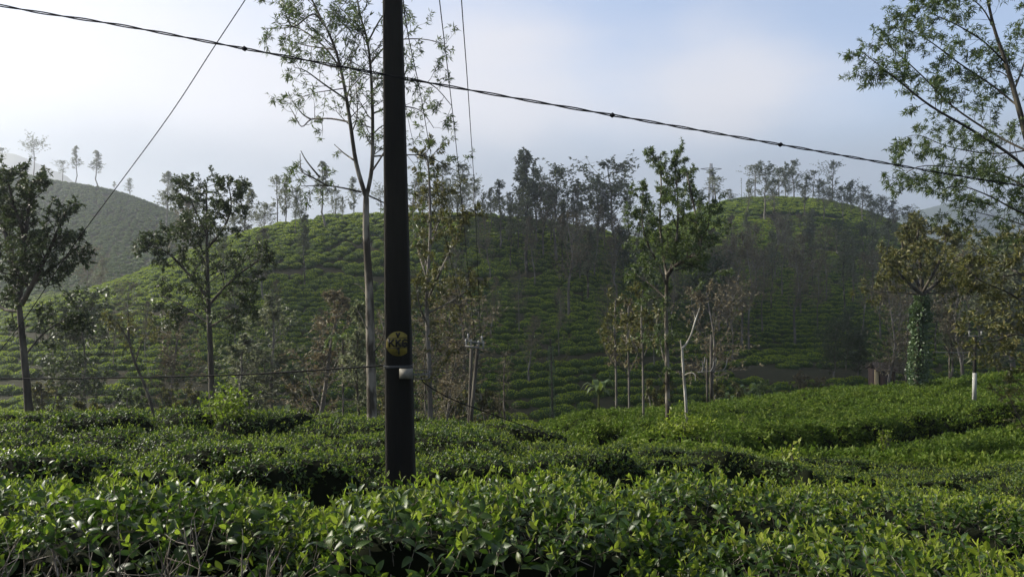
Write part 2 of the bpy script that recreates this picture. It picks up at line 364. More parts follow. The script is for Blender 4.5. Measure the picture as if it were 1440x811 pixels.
if 0: ridge('hills', 1500, [(-300, 300), (0, 290), (200, 262), (400, 243), (600, 240), (800, 262), (1000, 300), (1200, 320)], 'very faint high ridge behind the middle hill', 5)

# ------------------------------------------------------------------ tea on the hillsides
def bush_mesh(seed, nleaf, lsz, w=.98, h=.50):
    r = rs(seed); G = Geo(); k = 12; rings = [(1.0, -.25), (1.04, .10), (.94, .30), (.70, .46), (.36, .56)]
    v = []
    ph = r.rand(4) * 6
    for q, (rr, zz) in enumerate(rings):
        th = np.arange(k) * 2 * pi / k
        f = rr * (1 + .09 * np.sin(3 * th + ph[0]) + .07 * np.sin(5 * th + ph[1] + q)) * w
        v.append(np.stack([f * np.cos(th), f * np.sin(th) * .86, np.full(k, zz * h / .56) + r.normal(size=k) * .03], -1))
    v = np.concatenate(v + [np.array([[0, 0, h * 1.03]])]); i, j = np.meshgrid(np.arange(4), np.arange(k), indexing='ij')
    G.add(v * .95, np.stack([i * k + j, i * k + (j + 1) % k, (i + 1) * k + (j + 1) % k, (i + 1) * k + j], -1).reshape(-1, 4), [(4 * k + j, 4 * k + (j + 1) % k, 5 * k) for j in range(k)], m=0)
    th = r.rand(nleaf) * 2 * pi; el = np.arcsin(r.rand(nleaf) ** .8)
    n = np.stack([np.cos(th) * np.cos(el), np.sin(th) * np.cos(el), np.sin(el)], -1)
    p = n * np.array([w, w * .86, h]) * (.93 + .07 * r.rand(nleaf)[:, None]); d = n * .8 + r.normal(size=(nleaf, 3)) * .6 + np.array([0, 0, .25])
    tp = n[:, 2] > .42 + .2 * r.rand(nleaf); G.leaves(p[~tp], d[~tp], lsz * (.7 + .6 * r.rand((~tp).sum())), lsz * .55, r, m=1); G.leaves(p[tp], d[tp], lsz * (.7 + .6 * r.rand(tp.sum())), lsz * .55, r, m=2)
    return G
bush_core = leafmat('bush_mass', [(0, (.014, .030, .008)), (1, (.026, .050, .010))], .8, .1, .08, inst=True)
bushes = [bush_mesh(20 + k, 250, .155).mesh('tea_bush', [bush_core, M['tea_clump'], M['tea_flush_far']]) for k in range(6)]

def horizon_table():
    pxs = np.arange(-700, 2150, 10.); Ys = np.exp(np.linspace(math.log(15), math.log(450), 260))
    P_, Y_ = np.meshgrid(pxs, Ys); Z = ground((P_ - 720) / F * Y_, Y_); s = (Z - EYE) / Y_
    return pxs, Ys, np.maximum.accumulate(s, 0)
hp, hy, hm = horizon_table()
def seen(x, y, z, extra=1.6):
    px = x / y * F + 720; i = np.clip(((px + 700) / 10).astype(int), 0, len(hp) - 1); j = np.clip(np.searchsorted(hy, y * .97) - 1, 0, len(hy) - 1)
    return ((z + extra - EYE) / y > hm[j, i]) & (px > -690) & (px < 2140)
def grad(x, y):
    e = 1.0; z = ground(x, y); return z, (ground(x + e, y) - z) / e, (ground(x, y + e) - z) / e
def thin(x, y, dmin):
    cell = dmin; grid = {}; keep = []
    for k in range(len(x)):
        cx, cy_ = int(x[k] // cell), int(y[k] // cell); ok = True
        for a in (-1, 0, 1):
            for b in (-1, 0, 1):
                for m_ in grid.get((cx + a, cy_ + b), ()):
                    if (x[m_] - x[k]) ** 2 + (y[m_] - y[k]) ** 2 < dmin * dmin: ok = False; break
                if not ok: break
            if not ok: break
        if ok: grid.setdefault((cx, cy_), []).append(k); keep.append(k)
    return np.array(keep)
def hillside(y0, y1, step, dz, dmin, seed, lim=1.2):
    r = rs(seed); Ys = np.arange(y0, y1, step); xs = []; ys = []
    for Y in Ys:
        hw = .84 * Y; x = np.arange(-hw, hw, step); xs.append(x + r.normal(size=len(x)) * .25 * step); ys.append(np.full(len(x), Y) + r.normal(size=len(x)) * .25 * step)
    x = np.concatenate(xs); y = np.concatenate(ys)
    z, gx, gy = grad(x, y); sl = np.sqrt(gx ** 2 + gy ** 2) + 1e-3
    k = seen(x, y, z); x, y, z, gx, gy, sl = (a[k] for a in (x, y, z, gx, gy, sl))
    wob = np.sin(x * .05 + y * .03) * .3 + np.sin(x * .21 + 2 * np.sin(y * .08)) * .16
    t = (np.round((z + wob) / dz) * dz - wob) - z; mv = np.clip(t / sl, -lim, lim)
    x = x + gx / sl * mv; y = y + gy / sl * mv
    o = r.permutation(len(x)); x, y = x[o], y[o]; k = thin(x, y, dmin); x, y = x[k], y[k]
    z, gx, gy = grad(x, y)
    n = np.stack([-gx * .6, -gy * .6, np.ones_like(gx)], -1); n /= np.linalg.norm(n, axis=1)[:, None]
    return x, y, z, n, np.arctan2(gy, gx) + pi / 2, r
def path_gap(x, y):     # paths and gaps with no bushes
    g = np.zeros_like(x, bool)
    for (a, b, w_) in HILL_PATHS:
        ax, ay = a[0], a[1]; bx, by = b[0], b[1]; t = np.clip(((x - ax) * (bx - ax) + (y - ay) * (by - ay)) / ((bx - ax) ** 2 + (by - ay) ** 2), 0, 1)
        g |= (x - ax - t * (bx - ax)) ** 2 + (y - ay - t * (by - ay)) ** 2 < w_ * w_
    return g
def hp_line(pts, w_): 
    q = [hit(px, py, 0, 70) for px, py in pts]; return [(q[i], q[i + 1], w_) for i in range(len(q) - 1)]
HILL_PATHS = (hp_line([(-50, 545), (90, 540), (200, 548), (330, 540), (480, 520), (560, 500)], 1.2) + hp_line([(340, 395), (450, 380), (620, 400), (760, 385)], .9)
              + hp_line([(640, 500), (760, 507), (860, 500), (980, 515)], .9) + hp_line([(1060, 528), (1150, 525), (1260, 520)], 3.2)
              + hp_line([(1070, 306), (1130, 303), (1180, 308)], 1.2) + hp_line([(1140, 350), (1260, 370), (1350, 400)], 1.0) + hp_line([(-50, 475), (120, 480), (260, 455)], .8))
bx, by, bz, bn, bs, r = hillside(66, 245, .95, .60, 1.08, 11)
k = ~path_gap(bx, by) & (r.rand(len(bx)) > .02 + .08 * (np.sin(bx * .13 + 1) * np.sin(by * .17) > .55)); bx, by, bz, bn, bs = bx[k], by[k], bz[k], bn[k], bs[k]
eul = euler_from(bn, bs + r.normal(size=len(bs)) * .3, r, .06); scl = (.90 + .62 * r.rand(len(bx)) ** 1.4); idx = r.randint(0, len(bushes), len(bx))
pos = np.stack([bx, by, bz], -1)
pxx = bx / by * F + 720; pyy = 405.5 - (bz + .4 - EYE) / by * F
# the 300 that show largest: nearest ones in the open lower slope, inside the frame
openv = seen(bx, by, bz, .2) & (pxx > 10) & (pxx < 1430) & (pyy < 562) & (by > 84)
order = np.argsort(np.where(openv, by, 1e9))[:300]
single = np.zeros(len(bx), bool); single[order] = True
for q in order:
    o = link('tea_bush', bushes[idx[q]]); o.location = pos[q]; o.rotation_euler = eul[q]; o.scale = (scl[q],) * 3
    hill_side = 'left of the tall pale forked tree' if pxx[q] < 520 else ('between dark pole and forked leafy tree' if pxx[q] < 930 else 'at the foot of the right hill')
    tag(o, 'low rounded tea bush in the rows ' + hill_side, 'tea bush', 'tea bushes at the hill foot ' + hill_side)
rest = ~single
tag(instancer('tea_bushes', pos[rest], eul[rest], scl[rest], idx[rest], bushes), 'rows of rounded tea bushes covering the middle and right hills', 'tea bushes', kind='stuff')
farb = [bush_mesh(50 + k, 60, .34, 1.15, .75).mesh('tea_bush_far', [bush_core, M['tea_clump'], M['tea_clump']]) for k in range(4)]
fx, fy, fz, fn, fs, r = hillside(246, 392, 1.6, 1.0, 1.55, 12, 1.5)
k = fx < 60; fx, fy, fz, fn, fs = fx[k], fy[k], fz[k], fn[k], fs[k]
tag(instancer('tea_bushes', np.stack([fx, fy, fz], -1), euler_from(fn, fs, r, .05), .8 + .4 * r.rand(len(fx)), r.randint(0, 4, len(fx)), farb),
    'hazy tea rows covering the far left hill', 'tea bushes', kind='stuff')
print('hill bushes', len(bx), len(fx))

# ------------------------------------------------------------------ clipped tea hedges in front
def canopy_hit(px, py): return hit(px, py, .8, 3.0, 60)
TR1 = [spot(px, Y)[:2] for px, Y in ((500, 6.95), (560, 7.05), (700, 7.2), (830, 7.9), (930, 8.8), (1060, 10.2))]
TR2 = [canopy_hit(px, py)[:2] for px, py in ((1085, 626), (1120, 620), (1180, 612), (1255, 603), (1330, 590), (1395, 580), (1480, 572))]
TR3 = [canopy_hit(px, py)[:2] for px, py in ((1375, 600), (1440, 598), (1480, 600))]
TR4 = [canopy_hit(px, py)[:2] for px, py in ((810, 603), (860, 598))]
TR5 = [spot(px, Y)[:2] for px, Y in ((190, 8.2), (290, 7.9))]
TR6 = [spot(px, Y)[:2] for px, Y in ((1330, 9.0), (1460, 8.6), (1600, 8.5))]
def dline(x, y, pl):
    d = np.full(x.shape, 1e9)
    for (ax, ay), (bx_, by_) in zip(pl[:-1], pl[1:]):
        t = np.clip(((x - ax) * (bx_ - ax) + (y - ay) * (by_ - ay)) / ((bx_ - ax) ** 2 + (by_ - ay) ** 2), 0, 1)
        d = np.minimum(d, np.hypot(x - ax - t * (bx_ - ax), y - ay - t * (by_ - ay)))
    return d
def sm(e0, e1, v):
    t = np.clip((v - e0) / (e1 - e0), 0, 1); return t * t * (3 - 2 * t)
def worley(x, y, cell, seed):
    ix, iy = np.floor(x / cell).astype(int), np.floor(y / cell).astype(int); f1 = np.full(x.shape, 9.); f2 = np.full(x.shape, 9.); hh = np.zeros(x.shape)
    for a in (-1, 0, 1):
        for b in (-1, 0, 1):
            cx, cy_ = ix + a, iy + b; h = (cx * 73856093 ^ cy_ * 19349663 ^ seed * 83492791) & 0xffffff
            rx = (h % 1013) / 1013.; ry = ((h // 1013) % 997) / 997.
            d = np.hypot(x / cell - cx - rx, y / cell - cy_ - ry)
            c1 = d < f1; f2 = np.where(c1, f1, np.minimum(f2, d)); hh = np.where(c1, ((h // 7) % 101) / 101., hh); f1 = np.where(c1, d, f1)
    return f1, f2, hh
def canopy(x, y):
    g0 = ground(x, y); n = np.sin(x * 2.1 + 1) * np.sin(y * 1.7 + .5 + x * .3) * .035 + np.sin(x * .8 - y * 1.1) * .05
    f1, f2, hh = worley(x + .25 * np.sin(y * 1.3), y + .25 * np.sin(x * 1.1), 1.25, 5); cre = sm(0, .30, f2 - f1)
    near = sm(17, 12, y)
    dep = .20 + .26 * sm(12, 24, y)
    h = .70 + n * (.6 + .6 * near) + (hh - .5) * .13 - (1 - cre) * dep * (.45 + .55 * hh) - f1 ** 2 * (.10 + .22 * sm(12, 22, y))
    wv = .12 * np.sin(x * 3.1) + .1 * np.sin(x * 1.3 + 2)
    s1_ = tr1side(x, y); s2_ = tr2side(x, y); d2_ = dline(x, y, TR2); 
    d1_ = dline(x, y, TR1); h = h + np.where(s1_, .10 * sm(2.5, .6, d1_), -.13 * sm(4.2, 6.2, y)) + np.where(s2_, .30 * sm(5, .8, d2_), -.34 * sm(4, 1, d2_)) * (y > 14)
    m = sm(2.32 + wv * .4, 2.62 + wv * .4, y)
    m = m * sm(.42, .66, d1_ + wv * .4) * sm(.55, .85, d2_ + wv * .6) * sm(.3, .6, dline(x, y, TR3)) * sm(.2, .6, dline(x, y, TR4)) * sm(.15, .45, dline(x, y, TR5) + wv * .5) * sm(.1, .4, dline(x, y, TR6) + wv * .5)
    return g0 + .03 + (h - .03) * m
def tr2side(x, y):
    pts = np.array(TR2); X = np.concatenate([[-200], pts[:, 0] , [300]]); Yv = np.concatenate([[pts[0, 1] + 3], pts[:, 1], [pts[-1, 1] + 2]])
    o = np.argsort(X); return y > np.interp(x, X[o], Yv[o])
def tr1side(x, y):
    X = [-60] + [p[0] for p in TR1] + [60]; Yv = [6.6] + [p[1] for p in TR1] + [14]
    return y > np.interp(x, X, Yv)
def grid_patch(xa, ya):
    X, Y = np.meshgrid(xa, ya); return X, Y, canopy(X, Y)
def field_cells(X, Y, Z, sel):
    nv_, nu_ = X.shape; i, j = np.meshgrid(np.arange(nv_ - 1), np.arange(nu_ - 1), indexing='ij')
    q = np.stack([i * nu_ + j, i * nu_ + j + 1, (i + 1) * nu_ + j + 1, (i + 1) * nu_ + j], -1)[sel]
    v = np.stack([X, Y, Z], -1).reshape(-1, 3); u, inv = np.unique(q, return_inverse=True)
    return v[u], inv.reshape(-1, 4)
def scatter(v, q, dens, r):
    a, b, c_, d = (v[q[:, k]] for k in range(4)); n1 = np.cross(c_ - a, d - b) * .5; ar = np.linalg.norm(n1, axis=1); cen = (a + b + c_ + d) / 4
    cnt = r.poisson(ar * dens(cen, n1 / (ar[:, None] + 1e-9))); k = np.repeat(np.arange(len(q)), cnt)
    s, t = r.rand(len(k), 1), r.rand(len(k), 1)
    p = (a[k] * (1 - s) + b[k] * s) * (1 - t) + (d[k] * (1 - s) + c_[k] * s) * t
    return p, (n1 / (ar[:, None] + 1e-9))[k]

# one real leaf, folded along its rib, curving down to its tip
def tea_leaf(G, p, d, up, ln, wd, curl, m):
    d = d / np.linalg.norm(d); s = np.cross(d, up); s /= np.linalg.norm(s) + 1e-9; n = np.cross(s, d)
    ts = np.array([0, .14, .36, .62, .84, 1.]); w = np.array([.05, .62, 1., .94, .56, .0]) * wd * .5
    rows = []
    for t, ww in zip(ts, w):
        c_ = p + d * (ln * t) - n * (curl * ln * t * t)
        rows += [c_ - s * ww + n * ww * .38, c_, c_ + s * ww + n * ww * .38]
    q = []
    for i in range(5):
        a = i * 3; q += [(a, a + 3, a + 4, a + 1), (a + 1, a + 4, a + 5, a + 2)]
    G.add(np.array(rows), q, m=m)
def shoot(seed, nl, L0, young, stem=.15, mats=(0, 1, 2)):
    """a tea shoot: woody stem, spiral of mature leaves, flush and bud at the tip"""
    r = rs(seed); G = Geo(); lean = r.normal(size=2) * .25
    top = np.array([lean[0] * stem, lean[1] * stem, stem]); base = np.array([0, 0, -.07])
    G.tube([base, (base + top) / 2 + r.normal(size=3) * .006, top], [.0022, .002, .0012], 3, m=2)
    for i in range(nl):
        t = (i + .4) / nl; a = i * 2.4 + r.rand() * .8; yng = t > 1 - young
        p = base + (top - base) * (.25 + .75 * t); el = .15 + .85 * t + r.normal() * .25 if not yng else .8 + .35 * r.rand()
        d = np.array([cos(a) * cos(el), sin(a) * cos(el), sin(el)])
        ln = L0 * (1.05 - .45 * t) * (.75 + .5 * r.rand()); tea_leaf(G, p, d, np.array([0, 0, 1.]) + r.normal(size=3) * .35, ln, ln * (.43 + .09 * r.rand()), .25 + .35 * r.rand() if not yng else .1, 1 if yng else 0)
    tea_leaf(G, top, np.array([r.normal() * .2, r.normal() * .2, 1.]), np.array([1., .3, 0]), L0 * .5, L0 * .10, .05, 1)
    return G
TM = [M['tea_old'], M['tea_new'], M['tea_twig']]
shoots = [shoot(100 + k, (7, 8, 6, 9, 7, 6, 8, 5)[k], (.078, .07, .085, .066, .06, .09, .072, .055)[k], (.25, .35, .1, .3, .55, .0, .45, .65)[k]).mesh('tea_shoot', TM, True) for k in range(8)]
def clump(seed, n=46, R=.17, ls=.062):
    r = rs(seed); G = Geo(); a = r.rand(n) * 2 * pi; rr = np.sqrt(r.rand(n)) * R
    p = np.stack([rr * np.cos(a), rr * np.sin(a), r.rand(n) * .09 - .04], -1); d = np.stack([r.normal(size=n), r.normal(size=n), .35 + r.rand(n)], -1)
    G.leaves(p, d, ls * (.7 + .7 * r.rand(n)), ls * .45, r, fold=.12); return G
clumps = [clump(200 + k).mesh('tea_leaf_clump', M['tea_clump']) for k in range(6)]

def make_hedge(label, parts, seed):
    """parts: list of (verts, quads, near?) forming the hedge body"""
    r = rs(seed); G = Geo(); P = []; Nn = []; Pc = []; Nc = []; jit = rs(seed + 7)
    for v, q, near in parts:
        G.add(v + jit.normal(size=v.shape) * (.016 if near else .03) - (np.stack([0 * v[:, 0], -.24 * sm(3.0, 2.4, v[:, 1]), .05 + .07 * sm(8, 5, v[:, 1])], -1)), q)
        if near:
            def dn(c_, n):
                side = n[:, 2] < .55; y = c_[:, 1]
                base = np.interp(y, [2.4, 5, 8, 12], [310, 350, 360, 300])
                low = sm(.35, .8, c_[:, 2] - ground(c_[:, 0], c_[:, 1]))
                bare = np.where((y < 2.8) & (c_[:, 0] < -.75), .6, 1.)
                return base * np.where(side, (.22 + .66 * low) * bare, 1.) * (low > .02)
            p, n = scatter(v, q, dn, r); P.append(p); Nn.append(n)
        else:
            def dn(c_, n):
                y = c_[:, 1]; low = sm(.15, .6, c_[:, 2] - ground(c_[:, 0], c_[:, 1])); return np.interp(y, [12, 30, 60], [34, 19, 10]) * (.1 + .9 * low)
            p, n = scatter(v, q, dn, r); Pc.append(p); Nc.append(n)
    body = tag(link('tea_hedge', G.mesh('tea_hedge', M['hedge_shade_core'], True)), label, 'tea hedge', kind='stuff')
    if P:
        p = np.concatenate(P); n = np.concatenate(Nn); n = n + np.array([0, 0, .5]); n /= np.linalg.norm(n, axis=1)[:, None]
        patch = np.sin(p[:, 0] * 1.7 + 2 * np.sin(p[:, 1] * .9)) * np.sin(p[:, 1] * 1.4 + 1.3 * np.sin(p[:, 0] * .7)) + r.normal(size=len(p)) * .6
        idx = np.where(patch > .25, r.choice([0, 1, 4, 6, 7], len(p)), r.choice([0, 1, 2, 3, 5, 2, 3], len(p)))
        side = n[:, 2] < .75; idx = np.where(side, r.choice([2, 5, 2, 5, 0, 3], len(p)), idx)
        sc_ = (.75 + .5 * r.rand(len(p))) * np.interp(p[:, 1], [2.4, 4.5, 9], [.70, .58, .48]) * np.where(side, 1.25, 1.0)
        p = p - np.array([0, 0, 1.]) * (.02 + .07 * r.rand(len(p))[:, None])
        tag(instancer('foliage', p, euler_from(n, r.rand(len(p)) * 2 * pi, r, .55), sc_, idx, shoots, body), kind='stuff')
        print(label, 'shoots', len(p))
    if Pc:
        p = np.concatenate(Pc); n = np.concatenate(Nc) + np.array([0, 0, .6]); n /= np.linalg.norm(n, axis=1)[:, None]
        tag(instancer('foliage', p - np.array([0, 0, .02]), euler_from(n, r.rand(len(p)) * 2 * pi, r, .3), 1.0 + .9 * r.rand(len(p)) + np.clip(p[:, 1] - 20, 0, 40) * .02, r.randint(0, 6, len(p)), clumps, body), kind='stuff')
        print(label, 'clumps', len(p))
    return body
# near patch: fine grid, kept inside and a little beyond the view
X, Y, Z = grid_patch(np.arange(-13, 13.2, .085), np.arange(2.2, 14.6, .075))
cx, cy_ = (X[:-1, :-1] + X[1:, 1:]) / 2, (Y[:-1, :-1] + Y[1:, 1:]) / 2
inview = (np.abs(cx) < .80 * cy_ + 1.6)
lefty = cx < (.26 * cy_ + .5)            # the left bank ends at a rim, the right side runs on
rim = cy_ < 13.4 + .35 * np.sin(cx * 1.3) + .2 * np.sin(cx * 3.1)
s1 = tr1side(cx, cy_)
front = field_cells(X, Y, Z, inview & ~s1 & rim); back = field_cells(X, Y, Z, inview & s1 & rim)
# rim skirt falls away behind the bank
X2, Y2, Z2 = grid_patch(np.arange(-16, 60, .24), np.arange(12.8, 52.5, .24))
c2x, c2y = (X2[:-1, :-1] + X2[1:, 1:]) / 2, (Y2[:-1, :-1] + Y2[1:, 1:]) / 2
edge2 = c2y < 49 + np.sin(c2x * .6) + .6 * np.sin(c2x * 1.7)
in2 = (c2x < .85 * c2y + 3) & (c2x > .055 * c2y + np.where(c2y < 20, (20 - c2y) * .30 - 1.0, -1.0)) & edge2
past = c2y > 13.4 + .35 * np.sin(c2x * 1.3) + .2 * np.sin(c2x * 3.1)
s2 = tr2side(c2x, c2y)
slope = field_cells(X2, Y2, Z2, in2 & past & ~s2); terrace = field_cells(X2, Y2, Z2, in2 & s2)
h1 = make_hedge('glossy leaved tea hedge nearest the camera with bare twigs at its left foot', [(*front, True)], 301)
make_hedge('clipped tea hedge behind the dark pole reaching back to the rim of the bank', [(*back, True)], 302)
make_hedge('clipped tea carpet sloping down right below the dark gap', [(*slope, False)], 303)
make_hedge('smooth green tea terrace above the dark gap at the ivy covered trunk', [(*terrace, False)], 304)
# bare stems inside the front hedge
r = rs(77); G = Geo()
def twig(G, p, d, ln, rad, lvl):
    pts = [p]; dd = d / np.linalg.norm(d)
    for s_ in range(4):
        dd = dd + r.normal(size=3) * .16; dd /= np.linalg.norm(dd); pts.append(pts[-1] + dd * ln / 4)
    G.tube(pts, np.linspace(rad, rad * .5, 5), 4 if lvl else 5)
    if lvl:
        for s_ in range(r.randint(2, 4)):
            k_ = r.randint(1, 4); twig(G, pts[k_], dd + r.normal(size=3) * .55 + np.array([0, -.1, .2]), ln * .6, rad * .6, lvl - 1)
for s_ in range(85):
    x = r.uniform(-2.4, 2.4) if s_ < 15 else r.uniform(-2.3, -.75); y = r.uniform(2.27, 2.55)
    z = float(ground(x, y)); fan = r.normal() * .35 + (.45 if x < -.8 else 0)
    twig(G, np.array([x, y, z + .05 + r.rand() * .2]), np.array([fan, -.12 + r.normal() * .08, 1.0]), .36 + .08 * r.rand(), .0045 + .002 * r.rand(), 2)
tag(link('twigs', G.mesh('twigs', M['tea_twig'], True), h1), kind='stuff')

# ------------------------------------------------------------------ trees
def unit(v): return v / (np.linalg.norm(v) + 1e-9)
def bez(p, n=10):
    """smooth curve through the given points"""
    p = np.asarray(p, float); m = len(p)
    if m == 2: return p[0] + (p[1] - p[0]) * np.linspace(0, 1, n)[:, None]
    t = np.linspace(0, m - 1, (m - 1) * 4 + 1); out = []
    for tt in t:
        i = min(int(tt), m - 2); f = tt - i
        p0, p1, p2, p3 = p[max(i - 1, 0)], p[i], p[i + 1], p[min(i + 2, m - 1)]
        out.append(.5 * (2 * p1 + (p2 - p0) * f + (2 * p0 - 5 * p1 + 4 * p2 - p3) * f * f + (3 * p1 - p0 - 3 * p2 + p3) * f ** 3))
    return np.array(out)
def bough(p, d, ln, r, wander=.2, up=.15, n=6):
    pts = [p]; d = unit(d)
    for k in range(n - 1):
        d = unit(d + r.normal(size=3) * wander + np.array([0, 0, up])); pts.append(pts[-1] + d * ln / (n - 1))
    return np.array(pts)
def tuft(G, p, d, n, ln, wd, r, spread=.75, droop=.15, size=.0):
    P_ = np.repeat(p[None], n, 0) + r.normal(size=(n, 3)) * size; D = d[None] * .7 + r.normal(size=(n, 3)) * spread
    G.leaves(P_, D, ln * (.6 + .7 * r.rand(n)), wd * (.7 + .6 * r.rand(n)), r, droop=droop)
def dress(Tk, Lf, path, rad0, n, ln, r, a=0.15, b=1.0, sub=4, twl=.35, leaf=(6, .22, .05), prof=None, side=None, up=.12, twigs=True, gap=0., wander=.2, ang=1.0, tips=True):
    """side boughs with twigs and leaf tufts along one limb"""
    path = np.asarray(path); L_ = np.linspace(0, 1, len(path))
    for k in range(n):
        t = a + (b - a) * (k + r.rand()) / n; p = np.array([np.interp(t, L_, path[:, i]) for i in range(3)]); i = min(int(t * (len(path) - 1)), len(path) - 2)
        d = unit(path[i + 1] - path[i]); az = r.rand() * 2 * pi; s = unit(np.cross(d, np.array([cos(az), sin(az), .3])))
        l = ln * (.6 + .6 * r.rand()) * (prof(t) if prof else 1 - .45 * t)
        dd = unit(d * (.55 + .3 * r.rand()) / ang + s); bp = bough(p, dd, l, r, wander, up, 5)
        if r.rand() < gap: continue
        Tk.tube(bp, np.linspace(rad0 * (1 - .6 * t) * .42, rad0 * .10, 5), 4)
        for q in range(sub):
            tt = .25 + .75 * (q + r.rand()) / sub; j = min(int(tt * 4), 3); pp = bp[j] + (bp[j + 1] - bp[j]) * (tt * 4 - j)
            d2 = unit(unit(bp[j + 1] - bp[j]) * .7 + r.normal(size=3) * .6 + np.array([0, 0, .15])); tw = bough(pp, d2, twl * l * (.6 + .6 * r.rand()), r, .22, .05, 4)
            if twigs: Tk.tube(tw, np.linspace(rad0 * .13, rad0 * .05, 4), 3)
            for w in (1, 2, 3): 
                if r.rand() < .88: tuft(Lf, tw[w], unit(tw[w] - tw[w - 1]), leaf[0], leaf[1], leaf[2], r)
        if tips: tuft(Lf, bp[-1], unit(bp[-1] - bp[-2]), leaf[0] + 2, leaf[1], leaf[2], r)

def finish_tree(name, Tk, Lf, base, bark, leaf, label, group=None, extra=(), cat='tree'):
    root = empty(name, tuple(base), label, cat, group)
    for G_, nm, mt, sm_ in ((Tk, 'trunk', bark, True), (Lf, 'crown', leaf, False)) + tuple(extra):
        if G_ is None or G_.n == 0: continue
        me = G_.mesh(nm, mt, sm_); co = np.empty(len(me.vertices) * 3, np.float32); me.vertices.foreach_get('co', co)
        co = co.reshape(-1, 3) - np.asarray(base, np.float32); me.vertices.foreach_set('co', co.ravel()); me.update(); link(nm, me, root)
    return root
def wp(px, py, Y, dy=0.0):
    return np.array([(px - 720) / F * (Y + dy), Y + dy, EYE - (py - 405.5) / F * (Y + dy)])
def limb(pts, Y): return bez([wp(a[0], a[1], Y, a[2] if len(a) > 2 else 0) for a in pts])

# --- tree: tall pale forked tree left of the pole
Y = 20.0; r = rs(5); Tk = Geo(); Lf = Geo(); base = spot(523, Y); px_ = .0177
main = limb([(524, 640), (523, 577), (521, 480), (519, 400), (515, 330), (515, 278)], Y); main[0] = base - [0, 0, .1]
Tk.tube(main, np.linspace(.14, .072, len(main)), 10)
left = limb([(515, 278), (501, 230), (492, 170), (482, 110), (468, 60), (446, 15, .5), (425, -30, .8)], Y)
right = limb([(515, 278), (523, 235), (524, 170), (522, 110), (517, 60), (505, 15, -.4), (498, -40, -.6)], Y)
Tk.tube(left, np.linspace(.060, .016, len(left)), 8); Tk.tube(right, np.linspace(.056, .015, len(right)), 8)
dead = [[(508, 270), (480, 264, -.5), (455, 261, -1), (424, 262, -1.3)], [(462, 262, -1), (440, 250, -1.2), (424, 240, -1.2), (422, 216, -1.2)], [(450, 250, -1.1), (432, 228, -1.2), (423, 212, -1.2)],
        [(497, 225), (483, 215, .5), (470, 203, .8)], [(492, 172), (465, 167, .6), (438, 168, 1), (424, 178, 1.2), (412, 158, 1.3), (407, 150, 1.3)], [(437, 168, 1), (425, 160, 1.1), (413, 145, 1.1)],
        [(487, 140), (455, 118, -.6), (430, 100, -.9), (414, 95, -1)], [(478, 95), (455, 65, .4), (420, 40, .8), (395, 40, 1), (372, 40, 1.1)], [(472, 70), (440, 66, .8), (420, 62, 1.1)],
        [(455, 35, .4), (440, 20, .3), (412, 38, 0), (400, 15, 0), (391, 3, 0)], [(518, 275), (535, 283, .4), (560, 296, .8), (585, 320, .9)],
        [(524, 240), (545, 205, -.8), (560, 160, -1.2), (570, 100, -1.5)], [(523, 220), (560, 218, .7), (600, 220, 1.2), (640, 240, 1.4)], [(524, 160), (555, 150, .8), (590, 155, 1.2), (610, 180, 1.4)],
        [(522, 110), (560, 112, -.6), (605, 118, -.9), (636, 150, -1.)], [(520, 90), (550, 60, .9), (590, 55, 1.1), (628, 62, 1.2)], [(517, 60), (540, 20, 0), (570, -5, 0)]]
for k, dl in enumerate(dead):
    pth = limb(dl, Y); Tk.tube(pth, np.linspace(.026, .008, len(pth)), 5)
    leafy = k not in (1, 2, 3, 5)
    dress(Tk, Lf, pth, .028, 7 if leafy else 3, .85 if leafy else .4, r, a=.25 if k != 0 else .6, sub=3 if leafy else 1, twl=.45, leaf=(7, .15, .026), up=.08, gap=.05 if leafy else .8)
dress(Tk, Lf, left, .05, 30, 1.7, r, a=.28, sub=4, twl=.4, leaf=(7, .15, .026), gap=.10)
dress(Tk, Lf, right, .05, 34, 1.55, r, a=.18, sub=4, twl=.4, leaf=(7, .15, .026), gap=.10)
for dl in ([(522, 500), (540, 470, -.4), (532, 440, -.5)], [(519, 420), (507, 402, .3), (498, 399, .4)], [(520, 470), (505, 440, -.3), (495, 430, -.4)]): Tk.tube(limb(dl, Y), np.linspace(.02, .006, len(limb(dl, Y))), 4)
finish_tree('forked_tree', Tk, Lf, base, M['bark_pale'], M['leaf_fern'], 'tallest tree, pale trunk forked high, sparse feathery crown just left of the dark pole')

def leafy_hero(name, Y, trunk, limbs, r0, bark, leaf, label, seed, n=22, ln=1.5, leafp=(6, .2, .06), sub=5, gap=.08, a=.1, trunk_dress=None, up=.12, foot=None, cut=None):
    r0 *= .85; r = rs(seed); Tk = Geo(); Lf = Geo(); t = limb(trunk, Y); base = spot(trunk[0][0], Y) if foot is None else foot; t[0] = base - np.array([0, 0, .1])
    Tk.tube(t, np.linspace(1, 0, len(t)) ** .8 * r0 * (.45 if limbs and trunk[-1][1] > 370 else .85) + r0 * (.55 if limbs and trunk[-1][1] > 370 else .15), 9)
    if trunk_dress: dress(Tk, Lf, t, r0 * .6, trunk_dress[0], trunk_dress[1], r, a=trunk_dress[2], b=trunk_dress[3] if len(trunk_dress) > 3 else 1., sub=4, leaf=leafp, gap=.15, up=up)
    for (pts, ra, nn) in limbs:
        nn = int(nn * 1.35)
        p = limb(pts, Y); Tk.tube(p, np.linspace(ra, ra * .3, len(p)), 6)
        if nn: dress(Tk, Lf, p, ra * .7, nn, ln, r, a=a, sub=sub, leaf=leafp, gap=gap, up=up)
    return finish_tree(name, Tk, Lf, base, bark, leaf, label)
